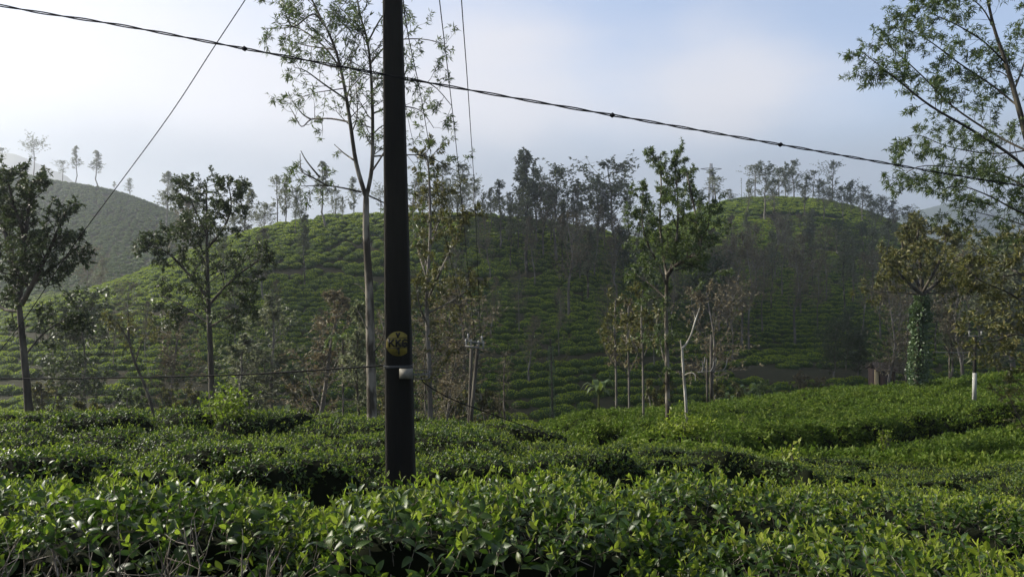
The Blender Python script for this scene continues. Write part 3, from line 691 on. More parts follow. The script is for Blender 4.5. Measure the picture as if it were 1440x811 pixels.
# --- left edge tree
leafy_hero('shade_tree', 21, [(42, 640), (40, 570), (34, 500), (27, 430)],
    [([(27, 430), (20, 380, .4), (8, 330, .6), (-8, 290, .8)], .10, 13), ([(27, 430), (30, 370), (38, 310), (45, 255)], .09, 26), ([(30, 428), (48, 395, -.6), (70, 350, -.9), (92, 300, -1.2)], .08, 18),
     ([(48, 395, -.6), (80, 372, -.8), (112, 345, -.9)], .05, 9), ([(27, 436), (10, 436, .5), (-6, 425, .8), (-30, 400, .9)], .06, 7), ([(34, 330), (20, 290, -.5), (10, 250, -.8)], .05, 12),
     ([(35, 500), (60, 470, .4), (90, 450, .7), (112, 440, .8)], .03, 9)],
    .135, M['bark_dark'], M['leaf_dark'], 'dark broad crowned tree at the left edge crossed by the slanting wire', 31, ln=.95, leafp=(8, .105, .034), sub=8, gap=.06)
# --- second left tree
leafy_hero('shade_tree', 30, [(299, 640), (298, 560), (295, 470), (292, 400), (291, 330), (290, 258)],
    [([(293, 420), (265, 385, -.8), (235, 355, -1.2), (208, 345, -1.5)], .06, 15), ([(293, 380), (270, 340, .9), (250, 320, 1.2)], .05, 12), ([(293, 430), (320, 400, .8), (350, 375, 1.2), (375, 360, 1.4)], .06, 15),
     ([(291, 350), (315, 320, -.8), (325, 290, -1.), (322, 262, -1)], .05, 20), ([(291, 330), (272, 290, .5), (262, 262, .6)], .04, 13), ([(294, 455), (260, 432, .6), (225, 415, 1.1)], .04, 10), ([(294, 460), (330, 440, -.8), (356, 430, -1.2)], .04, 10)],
    .155, M['bark_dark'], M['leaf_dark'], 'dark irregular tree with pointed top and wide low boughs left of centre', 32, ln=1.15, leafp=(8, .125, .042), sub=8, gap=.07, trunk_dress=(24, 1.5, .45), up=.05)
# --- hazy leafy tree right of the pole
leafy_hero('shade_tree', 27, [(606, 650), (605, 580), (603, 500), (600, 420), (605, 330), (603, 240), (598, 215)],
    [([(602, 420), (625, 370, -.8), (645, 330, -1.2), (655, 300, -1.4)], .05, 14), ([(603, 400), (588, 350, .8), (580, 300, 1.), (585, 255, 1.)], .05, 14), ([(604, 350), (620, 300, .6), (622, 260, .8)], .04, 10),
     ([(603, 440), (640, 420, .8), (668, 400, 1.1)], .04, 12), ([(603, 460), (590, 430, -.9), (585, 400, -1.)], .04, 8)],
    .12, M['bark_grey'], M['leaf_olive'], 'slender olive leaved tree rising just right of the dark pole', 33, ln=1.15, leafp=(8, .13, .045), sub=4, gap=.12, trunk_dress=(36, 1.3, .22))
# --- forked leafy tree, right of centre
leafy_hero('forked_tree', 29, [(941, 640), (940, 610), (939, 560), (938, 500), (937, 440), (938, 388)],
    [([(938, 388), (948, 375, -.2), (968, 362, -.5), (985, 348, -.8), (978, 300, -.9), (965, 240, -.9)], .085, 24), ([(944, 378), (952, 330, .2), (953, 280, .3), (948, 225, .3)], .06, 24),
     ([(938, 388), (932, 355, .5), (928, 310, .7), (930, 260, .8), (925, 220, .8)], .06, 22), ([(937, 400), (925, 370, -.7), (912, 345, -1.), (903, 310, -1.1), (905, 270, -1.1)], .05, 18),
     ([(975, 352, -.7), (993, 325, -1.), (1000, 295, -1.1)], .035, 9), ([(937, 420), (915, 400, .6), (893, 385, .9)], .035, 9), ([(970, 362), (990, 370, .6), (1015, 382, .8)], .02, 2),
     ([(936, 540), (924, 525, -.3), (914, 520, -.4)], .028, 0), ([(937, 510), (930, 490, .3), (926, 470, .4)], .03, 4)],
    .125, M['bark_pale'], M['leaf_fern'], 'leafy tree with pale mottled trunk forking into an upright oval crown, right of centre', 34, ln=1.05, leafp=(8, .14, .034), sub=7, gap=.06, up=.16, trunk_dress=(10, .9, .45, .9))
# --- orange green small trees behind it
for k, (px, top, bs_, yy, lab) in enumerate([(866, 418, 589, 38, 'thin trunked tree with rusty green crown, leftmost beside the forked leafy tree'), (884, 430, 584, 41, 'slight tree with small brown crown left of the forked leafy tree'), (904, 408, 583, 35, 'slim tree with khaki crown directly left of the forked leafy tree')]):
    leafy_hero('slender_tree', yy, [(px + 2, bs_ + 20), (px + 1, bs_), (px, (bs_ + top) / 2), (px - 2, top + 45), (px, top)], [([(px, top + 95), (px + 16, top + 60, .5), (px + 22, top + 30, .8)], .03, 9), ([(px, top + 100), (px - 16, top + 70, -.5), (px - 24, top + 45, -.7)], .03, 9)],
        .07, M['bark_grey'], M['leaf_olive'] if k != 1 else M['leaf_brown'], lab, 60 + k, ln=1.0, leafp=(4, .16, .08), sub=3, gap=.25, trunk_dress=(14, 1.0, .5))
# --- bleached dead tree
r = rs(41); Y = 27.5; Tk = Geo(); base = spot(968, Y)
t = limb([(970, 640), (967, 610), (964, 560), (961, 520), (959, 488)], Y); t[0] = base - np.array([0, 0, .1]); Tk.tube(t, np.linspace(.062, .038, len(t)), 8)
for dl, ra in (([(959, 490), (966, 482, .1), (972, 470, .2), (978, 450, .3), (984, 433, .4)], .045), ([(978, 450, .3), (976, 442, .4), (974, 436, .4)], .015), ([(959, 492), (957, 480, .1), (958, 478, .1)], .03),
               ([(962, 528), (970, 524, -.2), (977, 526, -.3), (978, 535, -.3)], .03)): p = limb(dl, Y); Tk.tube(p, np.linspace(ra, ra * .4, len(p)), 6)
finish_tree('dead_tree', Tk, None, base, M['bark_white'], None, 'leafless bleached white snag with one slanting arm right of the forked leafy tree')
# --- ivy clad tree
r = rs(42); Y = 36.0; Tk = Geo(); Lf = Geo(); Iv = Geo(); base = hit(1291, 562, 0.0, 30); Y = base[1]; base[2] = float(ground(base[0], base[1]))
t = limb([(1291, 575), (1291, 560), (1292, 500), (1293, 450), (1297, 415)], Y); t[0] = base - np.array([0, 0, .1]); Tk.tube(t, np.linspace(.26, .2, len(t)), 10)
Ls = np.linspace(0, 1, len(t)); n = 5600; tt = r.rand(n) * .98 + .02; th = r.rand(n) * 2 * pi; lump = .46 + .10 * np.sin(tt * 19 + 2 * th) + .06 * np.sin(tt * 43 + th) - .12 * tt
ctr = np.stack([np.interp(tt, Ls, t[:, i]) for i in range(3)], -1); dr = np.stack([np.cos(th), np.sin(th), np.zeros(n)], -1)
Iv.leaves(ctr + dr * lump[:, None] * (.8 + .3 * r.rand(n)[:, None]), dr * .6 + r.normal(size=(n, 3)) * .4 - np.array([0, 0, .5]), .11 + .06 * r.rand(n), .11, r)
for dl, ra, nn in (([(1297, 415), (1280, 400, -.8), (1262, 380, -1.5), (1252, 360, -2)], .12, 16), ([(1297, 415), (1318, 398, .8), (1340, 385, 1.5), (1362, 378, 2)], .11, 16), ([(1297, 412), (1295, 380), (1290, 345), (1292, 318)], .12, 20),
                   ([(1297, 412), (1315, 380, -1), (1328, 350, -1.5), (1330, 325, -1.8)], .09, 16), ([(1296, 410), (1278, 372, 1), (1268, 340, 1.5), (1270, 320, 1.6)], .09, 16), ([(1300, 412), (1328, 412, .5), (1350, 408, .9)], .05, 7), ([(1292, 414), (1270, 412, .5), (1240, 410, .9), (1225, 405, 1)], .05, 7)):
    p = limb(dl, Y); Tk.tube(p, np.linspace(ra, ra * .25, len(p)), 6); dress(Tk, Lf, p, ra * .5, nn, 1.5, r, a=.2, sub=4, leaf=(7, .26, .085), gap=.05, up=.1)
finish_tree('ivy_clad_tree', Tk, Lf, base, M['bark_dark'], M['leaf_olive'], 'stout tree with trunk sheathed in ivy under a broad olive crown, right side', extra=((Iv, 'ivy', M['leaf_ivy'], False),))
# --- small ivy post tree in the middle
r = rs(43); base = hit(776, 583, .6, 30); Y = base[1]; base[2] = float(ground(base[0], base[1])); Tk = Geo(); Lf = Geo(); Iv = Geo()
t = limb([(777, 610), (777, 583), (776, 540), (775, 500), (774, 476)], Y); t[0] = base; Tk.tube(t, np.linspace(.12, .07, len(t)), 7); Ls = np.linspace(0, 1, len(t))
n = 1500; tt = .12 + r.rand(n) * .75; th = r.rand(n) * 2 * pi; ctr = np.stack([np.interp(tt, Ls, t[:, i]) for i in range(3)], -1); dr = np.stack([np.cos(th), np.sin(th), np.zeros(n)], -1)
Iv.leaves(ctr + dr * (.18 + .10 * np.sin(tt * 23 + th)[:, None] * .6 + .08 * r.rand(n)[:, None]), dr * .6 + r.normal(size=(n, 3)) * .4 - np.array([0, 0, .4]), .10, .10, r)
for dl in ([(774, 505), (760, 495, .5), (748, 492, .6)], [(774, 495), (790, 480, -.5), (805, 472, -.7)], [(774, 480), (768, 465, .3), (765, 458, .4)], [(775, 510), (788, 503, .5), (800, 500, .6)]):
    p = limb(dl, Y); Tk.tube(p, np.linspace(.03, .01, len(p)), 4); dress(Tk, Lf, p, .02, 7, .7, r, a=.2, sub=2, leaf=(4, .18, .08), gap=.2)
finish_tree('ivy_clad_tree', Tk, Lf, base, M['bark_dark'], M['leaf_olive'], 'short lopped trunk wrapped in ivy with a thin sprouting top, middle of the valley edge', extra=((Iv, 'ivy', M['leaf_ivy'], False),))

# --- near tree reaching in from the right: drooping feathery tufts
r = rs(44); Y = 11.0; Tk = Geo(); Lf = Geo(); base = spot(1560, Y)
t = limb([(1560, 900), (1545, 560), (1515, 400), (1478, 290), (1450, 215), (1432, 150), (1415, 90), (1398, 40), (1385, -20), (1375, -80)], Y); t[0] = base - np.array([0, 0, .1])
Tk.tube(t, np.interp(np.linspace(0, 1, len(t)), [0, .5, .7, 1], [.08, .040, .024, .008]), 9)
near_l = [([(1470, 270), (1430, 225, -.3), (1370, 185, -.6), (1310, 150, -.8), (1265, 115, -.9), (1240, 95, -1), (1212, 73, -1)], .032, 16), ([(1450, 215), (1400, 190, .3), (1340, 150, .5), (1300, 110, .6), (1262, 75, .6), (1242, 58, .6)], .026, 15),
          ([(1432, 150), (1395, 120, .3), (1350, 90, .5), (1310, 60, .6), (1285, 45, .6), (1262, 40, .6)], .022, 14), ([(1415, 90), (1385, 60, -.3), (1345, 35, -.5), (1312, 20, -.6), (1300, 5, -.6)], .018, 12), ([(1400, 45), (1380, 10, 0), (1350, -10, 0), (1320, -25, 0)], .016, 9),
          ([(1480, 300), (1440, 262, .3), (1390, 240, .6), (1340, 235, .8), (1290, 235, .9), (1250, 262, 1)], .028, 15), ([(1480, 300), (1440, 300, -.3), (1390, 275, -.5), (1350, 262, -.6), (1310, 268, -.7)], .022, 13), ([(1490, 330), (1450, 320, .2), (1420, 310, .4), (1380, 300, .5), (1340, 290, .6)], .02, 11),
          ([(1450, 210), (1420, 215, 0), (1380, 215, 0), (1330, 205, 0), (1290, 190, 0), (1262, 198, 0)], .018, 11), ([(1425, 130), (1440, 90, .2), (1450, 50, .3), (1455, 0, .3)], .02, 12), ([(1445, 200), (1470, 150, 0), (1500, 110, 0)], .02, 8), ([(1420, 110), (1400, 100, .5), (1365, 110, .8), (1320, 125, 1)], .014, 9)]
for dl, ra, nn in near_l:
    ra *= .7; p = limb(dl, Y); Tk.tube(p, np.linspace(ra, ra * .2, len(p)), 6); dress(Tk, Lf, p, ra * .7, int(nn * 1.9), .48, r, a=.12, sub=4, twl=.5, leaf=(11, .072, .012), up=.06, gap=.02, wander=.16, ang=1.3)
    tuft(Lf, p[-1], unit(p[-1] - p[-2]), 14, .10, .02, r, .5)
finish_tree('overhanging_tree', Tk, Lf, base, M['bark_dark'], M['leaf_fern'], 'nearest tree, drooping feathery boughs reaching into the top right corner')
# --- olive tree low at the right edge
r = rs(45); Y = 15.0; Tk = Geo(); Lf = Geo(); base = spot(1540, Y)
t = limb([(1535, 800), (1520, 600), (1505, 480), (1490, 400), (1478, 340)], Y); t[0] = base - np.array([0, 0, .1]); Tk.tube(t, np.linspace(.12, .05, len(t)), 8)
for dl, ra, nn in (([(1500, 470), (1470, 440, 0), (1440, 425, 0), (1415, 410, 0), (1380, 395, 0), (1362, 380, 0)], .03, 13), ([(1500, 440), (1460, 400, .5), (1425, 380, .8), (1395, 365, 1), (1375, 355, 1)], .03, 13), ([(1505, 480), (1470, 480, -.4), (1430, 470, -.7), (1395, 480, -.9), (1370, 470, -1)], .025, 12),
                   ([(1515, 560), (1480, 540, 0), (1440, 510, 0), (1410, 500, 0)], .025, 10), ([(1515, 600), (1470, 620, .3), (1440, 600, .4), (1420, 560, .5), (1408, 540, .5)], .02, 6), ([(1440, 385, .7), (1400, 390, .6), (1375, 397, .5), (1350, 393, .4)], .014, 6), ([(1485, 380), (1450, 350, 0), (1420, 345, 0)], .025, 9)):
    p = limb(dl, Y); Tk.tube(p, np.linspace(ra, ra * .25, len(p)), 6); dress(Tk, Lf, p, ra * .6, nn, .7, r, a=.2, sub=4, twl=.45, leaf=(6, .11, .032), up=.05, gap=.06)
finish_tree('edge_tree', Tk, Lf, base, M['bark_pale'], M['leaf_olive'], 'olive leaved tree with pale twisting branches low at the right edge')

# --- round leafless looking tree by the earth bank
def round_tree(px, Y, wpx, hpx, bark, leaf, label, seed, base_py=None, stems=4, dens=1.0, lf=(5, .22, .09), name='round_tree'):
    r = rs(seed); base = spot(px, Y); base[2] -= .05; Tk = Geo(); Lf = Geo(); H = hpx / F * Y; Wd = wpx / F * Y
    for s_ in range(stems):
        a = 2 * pi * s_ / stems + r.rand(); top = base + np.array([cos(a) * Wd * .30, sin(a) * Wd * .25, H * (.72 + .2 * r.rand())]); mid = base * .55 + top * .45 + np.array([cos(a), sin(a), 0]) * Wd * .05
        mid[:2] += (base[:2] - mid[:2]) * .3
        p = bez([base + np.array([cos(a), sin(a), 0]) * .1, mid, top]); Tk.tube(p, np.linspace(H * .02, H * .006, len(p)), 5)
        dress(Tk, Lf, p, H * .012, int(12 * dens), Wd * .32, r, a=.38, sub=4, leaf=lf, up=.12, gap=.08)
    return finish_tree(name, Tk, Lf, base, bark, leaf, label)

# --- far trees: a few shapes, copied
def oak(seed, H=14., w=.16, start=.38, nb=34, lf=(6, .34, .13), gap=.15, sub=4, pointed=True, bark='bark_grey', leafm='leaf_grey', up=.22, two=False):
    r = rs(seed); Tk = Geo(); Lf = Geo(); z = np.linspace(0, 1, 9)
    wob = np.cumsum(r.normal(size=(9, 2)) * .010 * H, 0); t = np.stack([wob[:, 0], wob[:, 1], z * H * .97], -1); t -= t[0] * [1, 1, 0]
    Tk.tube(t, np.linspace(.17, .04, 9) * H / 14, 6)
    pr = (lambda t_: 1.2 * (1.02 - t_) ** .75 + .14) if pointed else (lambda t_: .22 + .95 * math.sin(pi * min(1, max(0, (t_ - start) / (1 - start)) * .86 + .14)) ** .8)
    prof = lambda t_: pr(t_) * (.55 + .45 * min(1., (t_ - start) / .12 + .2)) * (.85 + .25 * math.sin(t_ * 17 + seed))
    dress(Tk, Lf, t, .10, nb, w * H, r, a=start, b=.99, sub=sub, leaf=lf, prof=prof, up=up, gap=gap, twl=.5)
    if two:
        t2 = bez([t[3], t[4] + [w * H * .4, 0, 0], t[6] + [w * H * .8, .3, 0], t[7] + [w * H * .8, .4, 0]]); Tk.tube(t2, np.linspace(.08, .03, len(t2)), 5); dress(Tk, Lf, t2, .08, nb // 2, w * H, r, a=.2, sub=sub, leaf=lf, up=up, gap=gap)
    return (Tk.mesh('trunk', M[bark], True), Lf.mesh('crown', M[leafm]), H)
kinds = {
    'slim': [oak(300, w=.22, nb=44, start=.3), oak(301, w=.24, nb=50, start=.25), oak(302, w=.20, nb=40, start=.38, gap=.2)],
    'loose': [oak(310, w=.30, nb=34, start=.4, gap=.2, pointed=False, sub=4), oak(311, w=.28, nb=34, start=.35, gap=.25, pointed=False, two=True), oak(312, w=.32, nb=34, start=.45, gap=.15, pointed=False)],
    'full': [oak(320, w=.32, nb=50, start=.2, gap=.08, sub=5), oak(321, w=.30, nb=46, start=.28, gap=.08, sub=5, pointed=False), oak(322, w=.28, nb=50, start=.15, gap=.08, sub=5)],
    'dark': [oak(330, w=.30, nb=60, start=.2, gap=.02, sub=5, pointed=False, leafm='leaf_dark', lf=(7, .38, .16)), oak(331, w=.34, nb=56, start=.12, gap=.02, sub=5, pointed=False, leafm='leaf_dark', lf=(7, .38, .16))],
    'brown': [oak(340, w=.25, nb=46, start=.28, gap=.1, leafm='leaf_brown', sub=5, lf=(4, .30, .10)), oak(341, w=.27, nb=46, start=.35, gap=.1, leafm='leaf_brown', pointed=False, sub=5, lf=(4, .30, .10))],
    'pale': [oak(350, w=.24, nb=64, start=.33, gap=.08, bark='bark_pale', sub=5), oak(351, w=.20, nb=44, start=.4, gap=.12, bark='bark_pale')],
    'bare': [oak(360, w=.2, nb=30, start=.3, gap=.0, lf=(1, .3, .06), bark='bark_pale', leafm='leaf_brown')],
    'stub': [oak(370, w=.05, nb=12, start=.5, gap=.3, lf=(2, .3, .1))],
}
names = {'slim': 'silver_oak', 'loose': 'open_crowned_tree', 'full': 'silver_oak', 'dark': 'dense_tree', 'brown': 'dry_leaved_tree', 'pale': 'pale_trunked_tree', 'bare': 'bare_tree', 'stub': 'lopped_tree'}
first = {}
tr_r = rs(900)
def far_tree(kind, px, base_py, top_py, label, Y=None, wide=1.0, group=None):
    """stands on the ground seen at (px, base_py), or on the ground at distance Y"""
    if Y is None: b = hit(px, base_py, 0, 66)
    else: b = spot(px, Y)
    H = (405.5 - top_py) / F * b[1] + EYE - b[2]
    vs_ = kinds[kind]; v = vs_[tr_r.randint(len(vs_))]; s = H / v[2]
    root = empty(names[kind], (b[0], b[1], b[2] - .15), label, 'tree', group); wide *= (1.65 if b[1] > 185 and px > 900 else 1.3) if kind in ('slim', 'loose', 'full') else 1.1; root.scale = (s * wide, s * wide, s); root.rotation_euler = (0, 0, tr_r.rand() * 6.28)
    link('trunk', v[0], root); link('crown', v[1], root)
    return root
CREST = 'trees along the far left ridge'
for a in [('loose', 48, 250, 194, 'tallest tree with ragged leaning crown on the far left ridge', 350, 1.0), ('loose', 88, 262, 226, 'short spreading tree on the far left ridge beside a tall slim one', 348, 1.2), ('slim', 106, 262, 204, 'tall slim tree on the far left ridge right of the short spreading one', 348, .9),
          ('slim', 138, 268, 210, 'tall dense topped tree alone on the far left ridge slope', 346, 1.15), ('slim', 160, 272, 254, 'tiny sapling on the far left ridge beside the slanting wire', 346, 1.2), ('slim', 184, 276, 250, 'small pointed tree just right of the slanting wire on the ridge', 344, 1.3),
          ('loose', 2, 240, 208, 'faint tree at the left picture edge on the far ridge', 352, 1.2), ('slim', 233, 300, 238, 'faint tall tree where the far left ridge runs down', 300, 1.1), ('full', 268, 330, 262, 'very faint tree behind the dark pointed tree', 290, 1.)]:
    far_tree(a[0], a[1], a[2], a[3], a[4], a[5], a[6], CREST)
G1 = 'trees on the middle hill'
for a in [('brown', 124, 420, 345, 'hazy brown tree before the far left slope near the left edge tree', 160, 1.2), ('slim', 141, 415, 362, 'thin hazy trunk beside the brown tree on the left slope', 165, .9),
          ('brown', 247, 365, 272, 'brown grey loose tree left of the dark pointed tree', 165, 1.2), ('slim', 345, 360, 264, 'grey pointed tree between the dark pointed tree and the hill top', 168, 1.1), ('full', 372, 345, 286, 'broad grey bushy tree on the left shoulder of the middle hill', 163, 1.3), ('full', 330, 365, 300, 'low grey tree at the left shoulder behind boughs', 168, 1.2),
          ('loose', 391, 316, 248, 'first of two thin trees at the left of the hill top', 160, .8), ('slim', 402, 312, 246, 'second of two thin trees at the left of the hill top', 162, .8), ('full', 423, 312, 264, 'small pyramidal tree on the hill top', 160, 1.1),
          ('pale', 428, 402, 300, 'sunlit slim trunk standing in the tea below the hill top', None, .9), ('slim', 458, 322, 224, 'tall narrow tree behind the dead branch on the hill top', None, 1.0), ('full', 471, 306, 262, 'short full tree right of the narrow one on the hill top', 162, 1.0),
          ('slim', 497, 306, 248, 'faint tree left of the pale forked trunk on the crest', 165, .9), ('loose', 535, 306, 262, 'faint tree between the forked trunk and the pole', 166, 1.0), ('brown', 371, 425, 318, 'thin leaved brown tree on the shoulder left of the sunlit slim trunk', None, 1.0),
          ('brown', 180, 480, 395, 'wispy brown tree low on the left slope', None, 1.1), ('stub', 470, 440, 402, 'lopped trunk stub on the slope left of the forked trunk', None, 1.),
          ('full', 622, 345, 226, 'hazy tall tree behind the olive tree right of the pole', 150, 1.0), ('full', 643, 350, 230, 'hazy full tree under the hanging wires', 155, 1.1), ('dark', 655, 380, 300, 'dark small headed tree under the rightmost hanging wire', 140, .7), ('full', 668, 335, 250, 'hazy grey tree right of the hanging wires', 163, 1.0),
          ('slim', 688, 332, 262, 'thin tree on the crest just right of the wires', None, .9), ('slim', 703, 352, 252, 'straight dark trunked tree standing in sunlit tea', None, 1.0), ('slim', 714, 345, 270, 'thin tree close behind the straight dark trunked one', None, .8), ('slim', 696, 310, 275, 'slight tree on the skyline left of the large pale tree', 163, 1.), ('slim', 724, 312, 285, 'small bushy tree on the skyline beside the large pale tree', 163, 1.4),
          ('pale', 741, 393, 213, 'largest hillside tree with bright lower trunk and feathery pointed crown', None, 1.0), ('full', 756, 345, 238, 'grey tree close right of the largest hillside tree', None, .9), ('brown', 764, 365, 255, 'thin brown tree on the sunlit terrace', None, 1.0), ('full', 783, 368, 236, 'dense grey green tree rising over the crest', None, 1.1),
          ('brown', 800, 450, 300, 'brown leaved tree low on the shaded slope', None, 1.1), ('full', 812, 350, 252, 'hazy pointed tree on the right shoulder', None, 1.), ('pale', 826, 425, 318, 'pale trunked tree in the shaded tea', None, 1.2), ('full', 839, 345, 248, 'hazy pyramidal tree near the right shoulder', None, 1.2), ('stub', 797, 345, 270, 'thin stem between grey trees on the shoulder', None, 1.),
          ('full', 866, 365, 226, 'tall broad pointed tree left of the forked leafy tree', None, 1.25), ('slim', 888, 345, 258, 'faint slim tree behind the forked leafy tree', 175, 1.), ('dark', 878, 388, 320, 'dark rounded tree behind the left edge of the forked crown', None, 1.2), ('brown', 868, 430, 330, 'brown tree on the shaded slope left of the forked tree', None, 1.0), ('pale', 905, 430, 340, 'pale thin trunk seen behind the forked tree', None, 1.0), ('dark', 815, 395, 335, 'dark spreading tree midway on the right shoulder', None, 1.3)]:
    far_tree(a[0], a[1], a[2], a[3], a[4], a[5], a[6], G1)
G2 = 'trees on the right hill'
for a in [('slim', 1005, 310, 236, 'feathery tree beside the distant pylon', 215, 1.1), ('dark', 985, 345, 270, 'dark tree behind the right edge of the forked crown', 200, 1.), ('full', 1028, 288, 266, 'small shrub like tree on the right hill crest', 220, 2.0), ('stub', 1043, 292, 248, 'bare pole like stem on the right hill crest', 222, 1.),
          ('loose', 1062, 296, 232, 'left tree of the first pair on the right hill crest', 224, 1.0), ('loose', 1076, 312, 229, 'round topped tree with dark trunk slightly below the crest', None, .9), ('loose', 1095, 292, 236, 'flat topped tree on the middle of the right hill crest', 226, 1.1), ('slim', 1107, 292, 240, 'slim tree in the middle of the right crest group', 228, .9), ('full', 1118, 293, 226, 'tall narrow dense tree on the right crest', 226, .9),
          ('full', 1107, 296, 262, 'low bushy tree under the tall ones on the right crest', 224, 1.1), ('loose', 1143, 302, 240, 'open crowned tree right of the middle crest group', 222, 1.0), ('slim', 1151, 305, 250, 'thin tree behind the open crowned one on the crest', 222, .9), ('loose', 1170, 312, 228, 'tall fan crowned tree toward the right of the crest', 218, .9), ('full', 1166, 318, 262, 'bushy tree under the fan crowned one', 215, 1.2), ('slim', 1130, 296, 262, 'slight tree between groups on the right crest', 226, 1.),
          ('dark', 1197, 345, 256, 'dense dark tree breaking the skyline on the right', 205, .9), ('full', 1213, 350, 262, 'grey tree right of the dense dark skyline tree', 200, .9), ('full', 1226, 345, 274, 'hazy tree on the falling right ridge', 205, 1.0), ('loose', 1240, 350, 275, 'open tree on the falling right ridge', 205, 1.1), ('full', 1256, 352, 282, 'full tree further down the falling right ridge', 205, 1.1), ('full', 1275, 360, 290, 'grey tree low on the falling right ridge', 205, 1.2), ('brown', 1262, 395, 292, 'brown tree on the right slope under the ridge trees', 190, 1.2),
          ('dark', 1178, 360, 312, 'dark low clump tree on the right slope', None, 1.6), ('dark', 1215, 372, 318, 'dark rounded tree on the right slope under the skyline tree', None, 1.5), ('brown', 1090, 395, 298, 'brown feathery tree high on the right hill face', None, 1.2), ('brown', 1062, 420, 315, 'hazy brown tree left on the right hill face', None, 1.2), ('brown', 1130, 372, 300, 'thin brown tree near the small terrace step', None, 1.), ('slim', 1097, 345, 300, 'short dark trunked tree on the upper terrace', None, 1.),
          ('brown', 1043, 492, 330, 'twin brown tree, left stem, on the lower right hill', None, 1.), ('brown', 1053, 496, 345, 'twin brown tree, right stem, on the lower right hill', None, .9), ('brown', 1118, 485, 350, 'tall brown tree in the middle of the terraced slope', None, 1.1), ('pale', 1186, 458, 322, 'khaki crowned tree standing free on the terraced slope', None, .8),
          ('dark', 1010, 470, 360, 'dark hazy tree right of the forked crown', None, 1.2), ('dark', 985, 480, 385, 'dark tree at the fold between the two hills', None, 1.2), ('brown', 1020, 440, 345, 'brown tree at the fold between the two hills', None, 1.2), ('dark', 1172, 530, 455, 'very dark bushy tree at the foot of the right hill', 98, 1.3), ('dark', 1205, 530, 465, 'dark bushy tree left of the ruined hut', 97, 1.3), ('dark', 1190, 525, 440, 'tallest dark tree in the clump left of the hut', 103, 1.),
          ('brown', 1251, 530, 400, 'thin brown tree beside the ruined hut', 80, 1.), ('bare', 1270, 530, 432, 'pale bare trunk right of the ruined hut', 78, .8), ('pale', 1334, 530, 395, 'pale trunk right of the ivy clad tree', 85, .9), ('brown', 1352, 530, 360, 'brown tall tree beyond the white based post', 82, 1.), ('pale', 1402, 520, 340, 'pale tall tree beyond the right edge tree', 80, 1.1), ('full', 1425, 520, 330, 'grey tall tree at the right picture edge', 90, 1.2), ('full', 1345, 430, 335, 'hazy tree behind the crown of the ivy clad tree', 150, 1.3), ('full', 1385, 430, 345, 'hazy tree right of the ivy clad tree crown', 150, 1.3), ('dark', 1325, 420, 350, 'dark hazy tree behind the ivy clad crown', 165, 1.4)]:
    far_tree(a[0], a[1], a[2], a[3], a[4], a[5], a[6], G2)
G3 = 'trees in the valley behind the hedges'
for a in [('pale', 498, 590, 420, 'thin pale trunk just left of the forked tree trunk', 40, .8), ('bare', 543, 590, 465, 'thin pale stem beside the left edge of the pole', 38, .5), ('bare', 706, 600, 486, 'bare branching small tree beyond the leaning posts', 55, 1.), ('brown', 655, 590, 420, 'brown thin leaved tree behind the leaning posts', 60, 1.2),
          ('brown', 640, 590, 400, 'tall brown hazy tree left of the leaning posts', 62, 1.1), ('bare', 597, 590, 440, 'pale thin stem beside the olive tree trunk', 32, .6), ('brown', 1000, 585, 400, 'tall brown tree behind the crossarm pole', 66, 1.1), ('full', 384, 590, 415, 'leafy brown green tree below the middle hill shoulder', 55, 1.), ('brown', 440, 590, 400, 'spreading rusty leaved tree left of the forked trunk', 46, 1.3),
          ('brown', 222, 590, 430, 'wispy tree left of the dark pointed tree', 60, 1.3), ('full', 340, 590, 470, 'green young tree right of the dark pointed tree trunk', 52, 1.3), ('dark', 115, 590, 425, 'small dark tree right of the left edge trunk', 60, 1.0), ('brown', 560, 590, 440, 'brown hazy tree partly behind the dark pole', 60, 1.2), ('brown', 625, 590, 470, 'reddish brown sapling right of the pole', 48, 1.3), ('brown', 745, 560, 440, 'hazy brown sapling left of the short ivy trunk', 90, 1.3)]:
    far_tree(a[0], a[1], a[2], a[3], a[4], a[5], a[6], G3)
# hazy slender trees scattered over the slopes, too faint to tell apart
SC = [('right', k, a, b_, c_) for k, a, b_, c_ in [('brown', 1008, 420, 318), ('pale', 1025, 470, 350), ('brown', 1036, 405, 300), ('slim', 1050, 360, 296), ('brown', 1072, 470, 352), ('pale', 1084, 440, 322), ('brown', 1100, 420, 308), ('slim', 1112, 380, 300), ('brown', 1126, 445, 330),
      ('pale', 1142, 400, 296), ('brown', 1150, 470, 365), ('brown', 1162, 425, 318), ('slim', 1200, 430, 330), ('brown', 1212, 470, 352), ('pale', 1226, 440, 318), ('brown', 1238, 480, 352), ('full', 1250, 430, 308), ('brown', 1265, 500, 382), ('slim', 1282, 440, 318), ('brown', 1300, 470, 340),
      ('pale', 1316, 500, 372), ('brown', 1336, 470, 335), ('full', 1362, 470, 345), ('brown', 1378, 500, 360), ('full', 1410, 490, 350), ('brown', 1430, 500, 372), ('brown', 975, 455, 352), ('brown', 1030, 510, 395)]]
SC += [('middle', k, a, b_, c_) for k, a, b_, c_ in [('slim', 676, 362, 282), ('brown', 690, 398, 300), ('slim', 730, 352, 262), ('brown', 752, 405, 300), ('slim', 774, 345, 258), ('pale', 790, 385, 282), ('brown', 806, 365, 262), ('brown', 836, 392, 285), ('slim', 850, 352, 258), ('brown', 862, 405, 300),
      ('brown', 896, 400, 310), ('slim', 912, 365, 280), ('brown', 786, 500, 405), ('brown', 730, 470, 380), ('brown', 690, 480, 385), ('brown', 640, 460, 350), ('brown', 655, 500, 398), ('brown', 575, 470, 380), ('brown', 855, 500, 400), ('pale', 880, 520, 420), ('brown', 920, 520, 410), ('brown', 945, 480, 370)]]
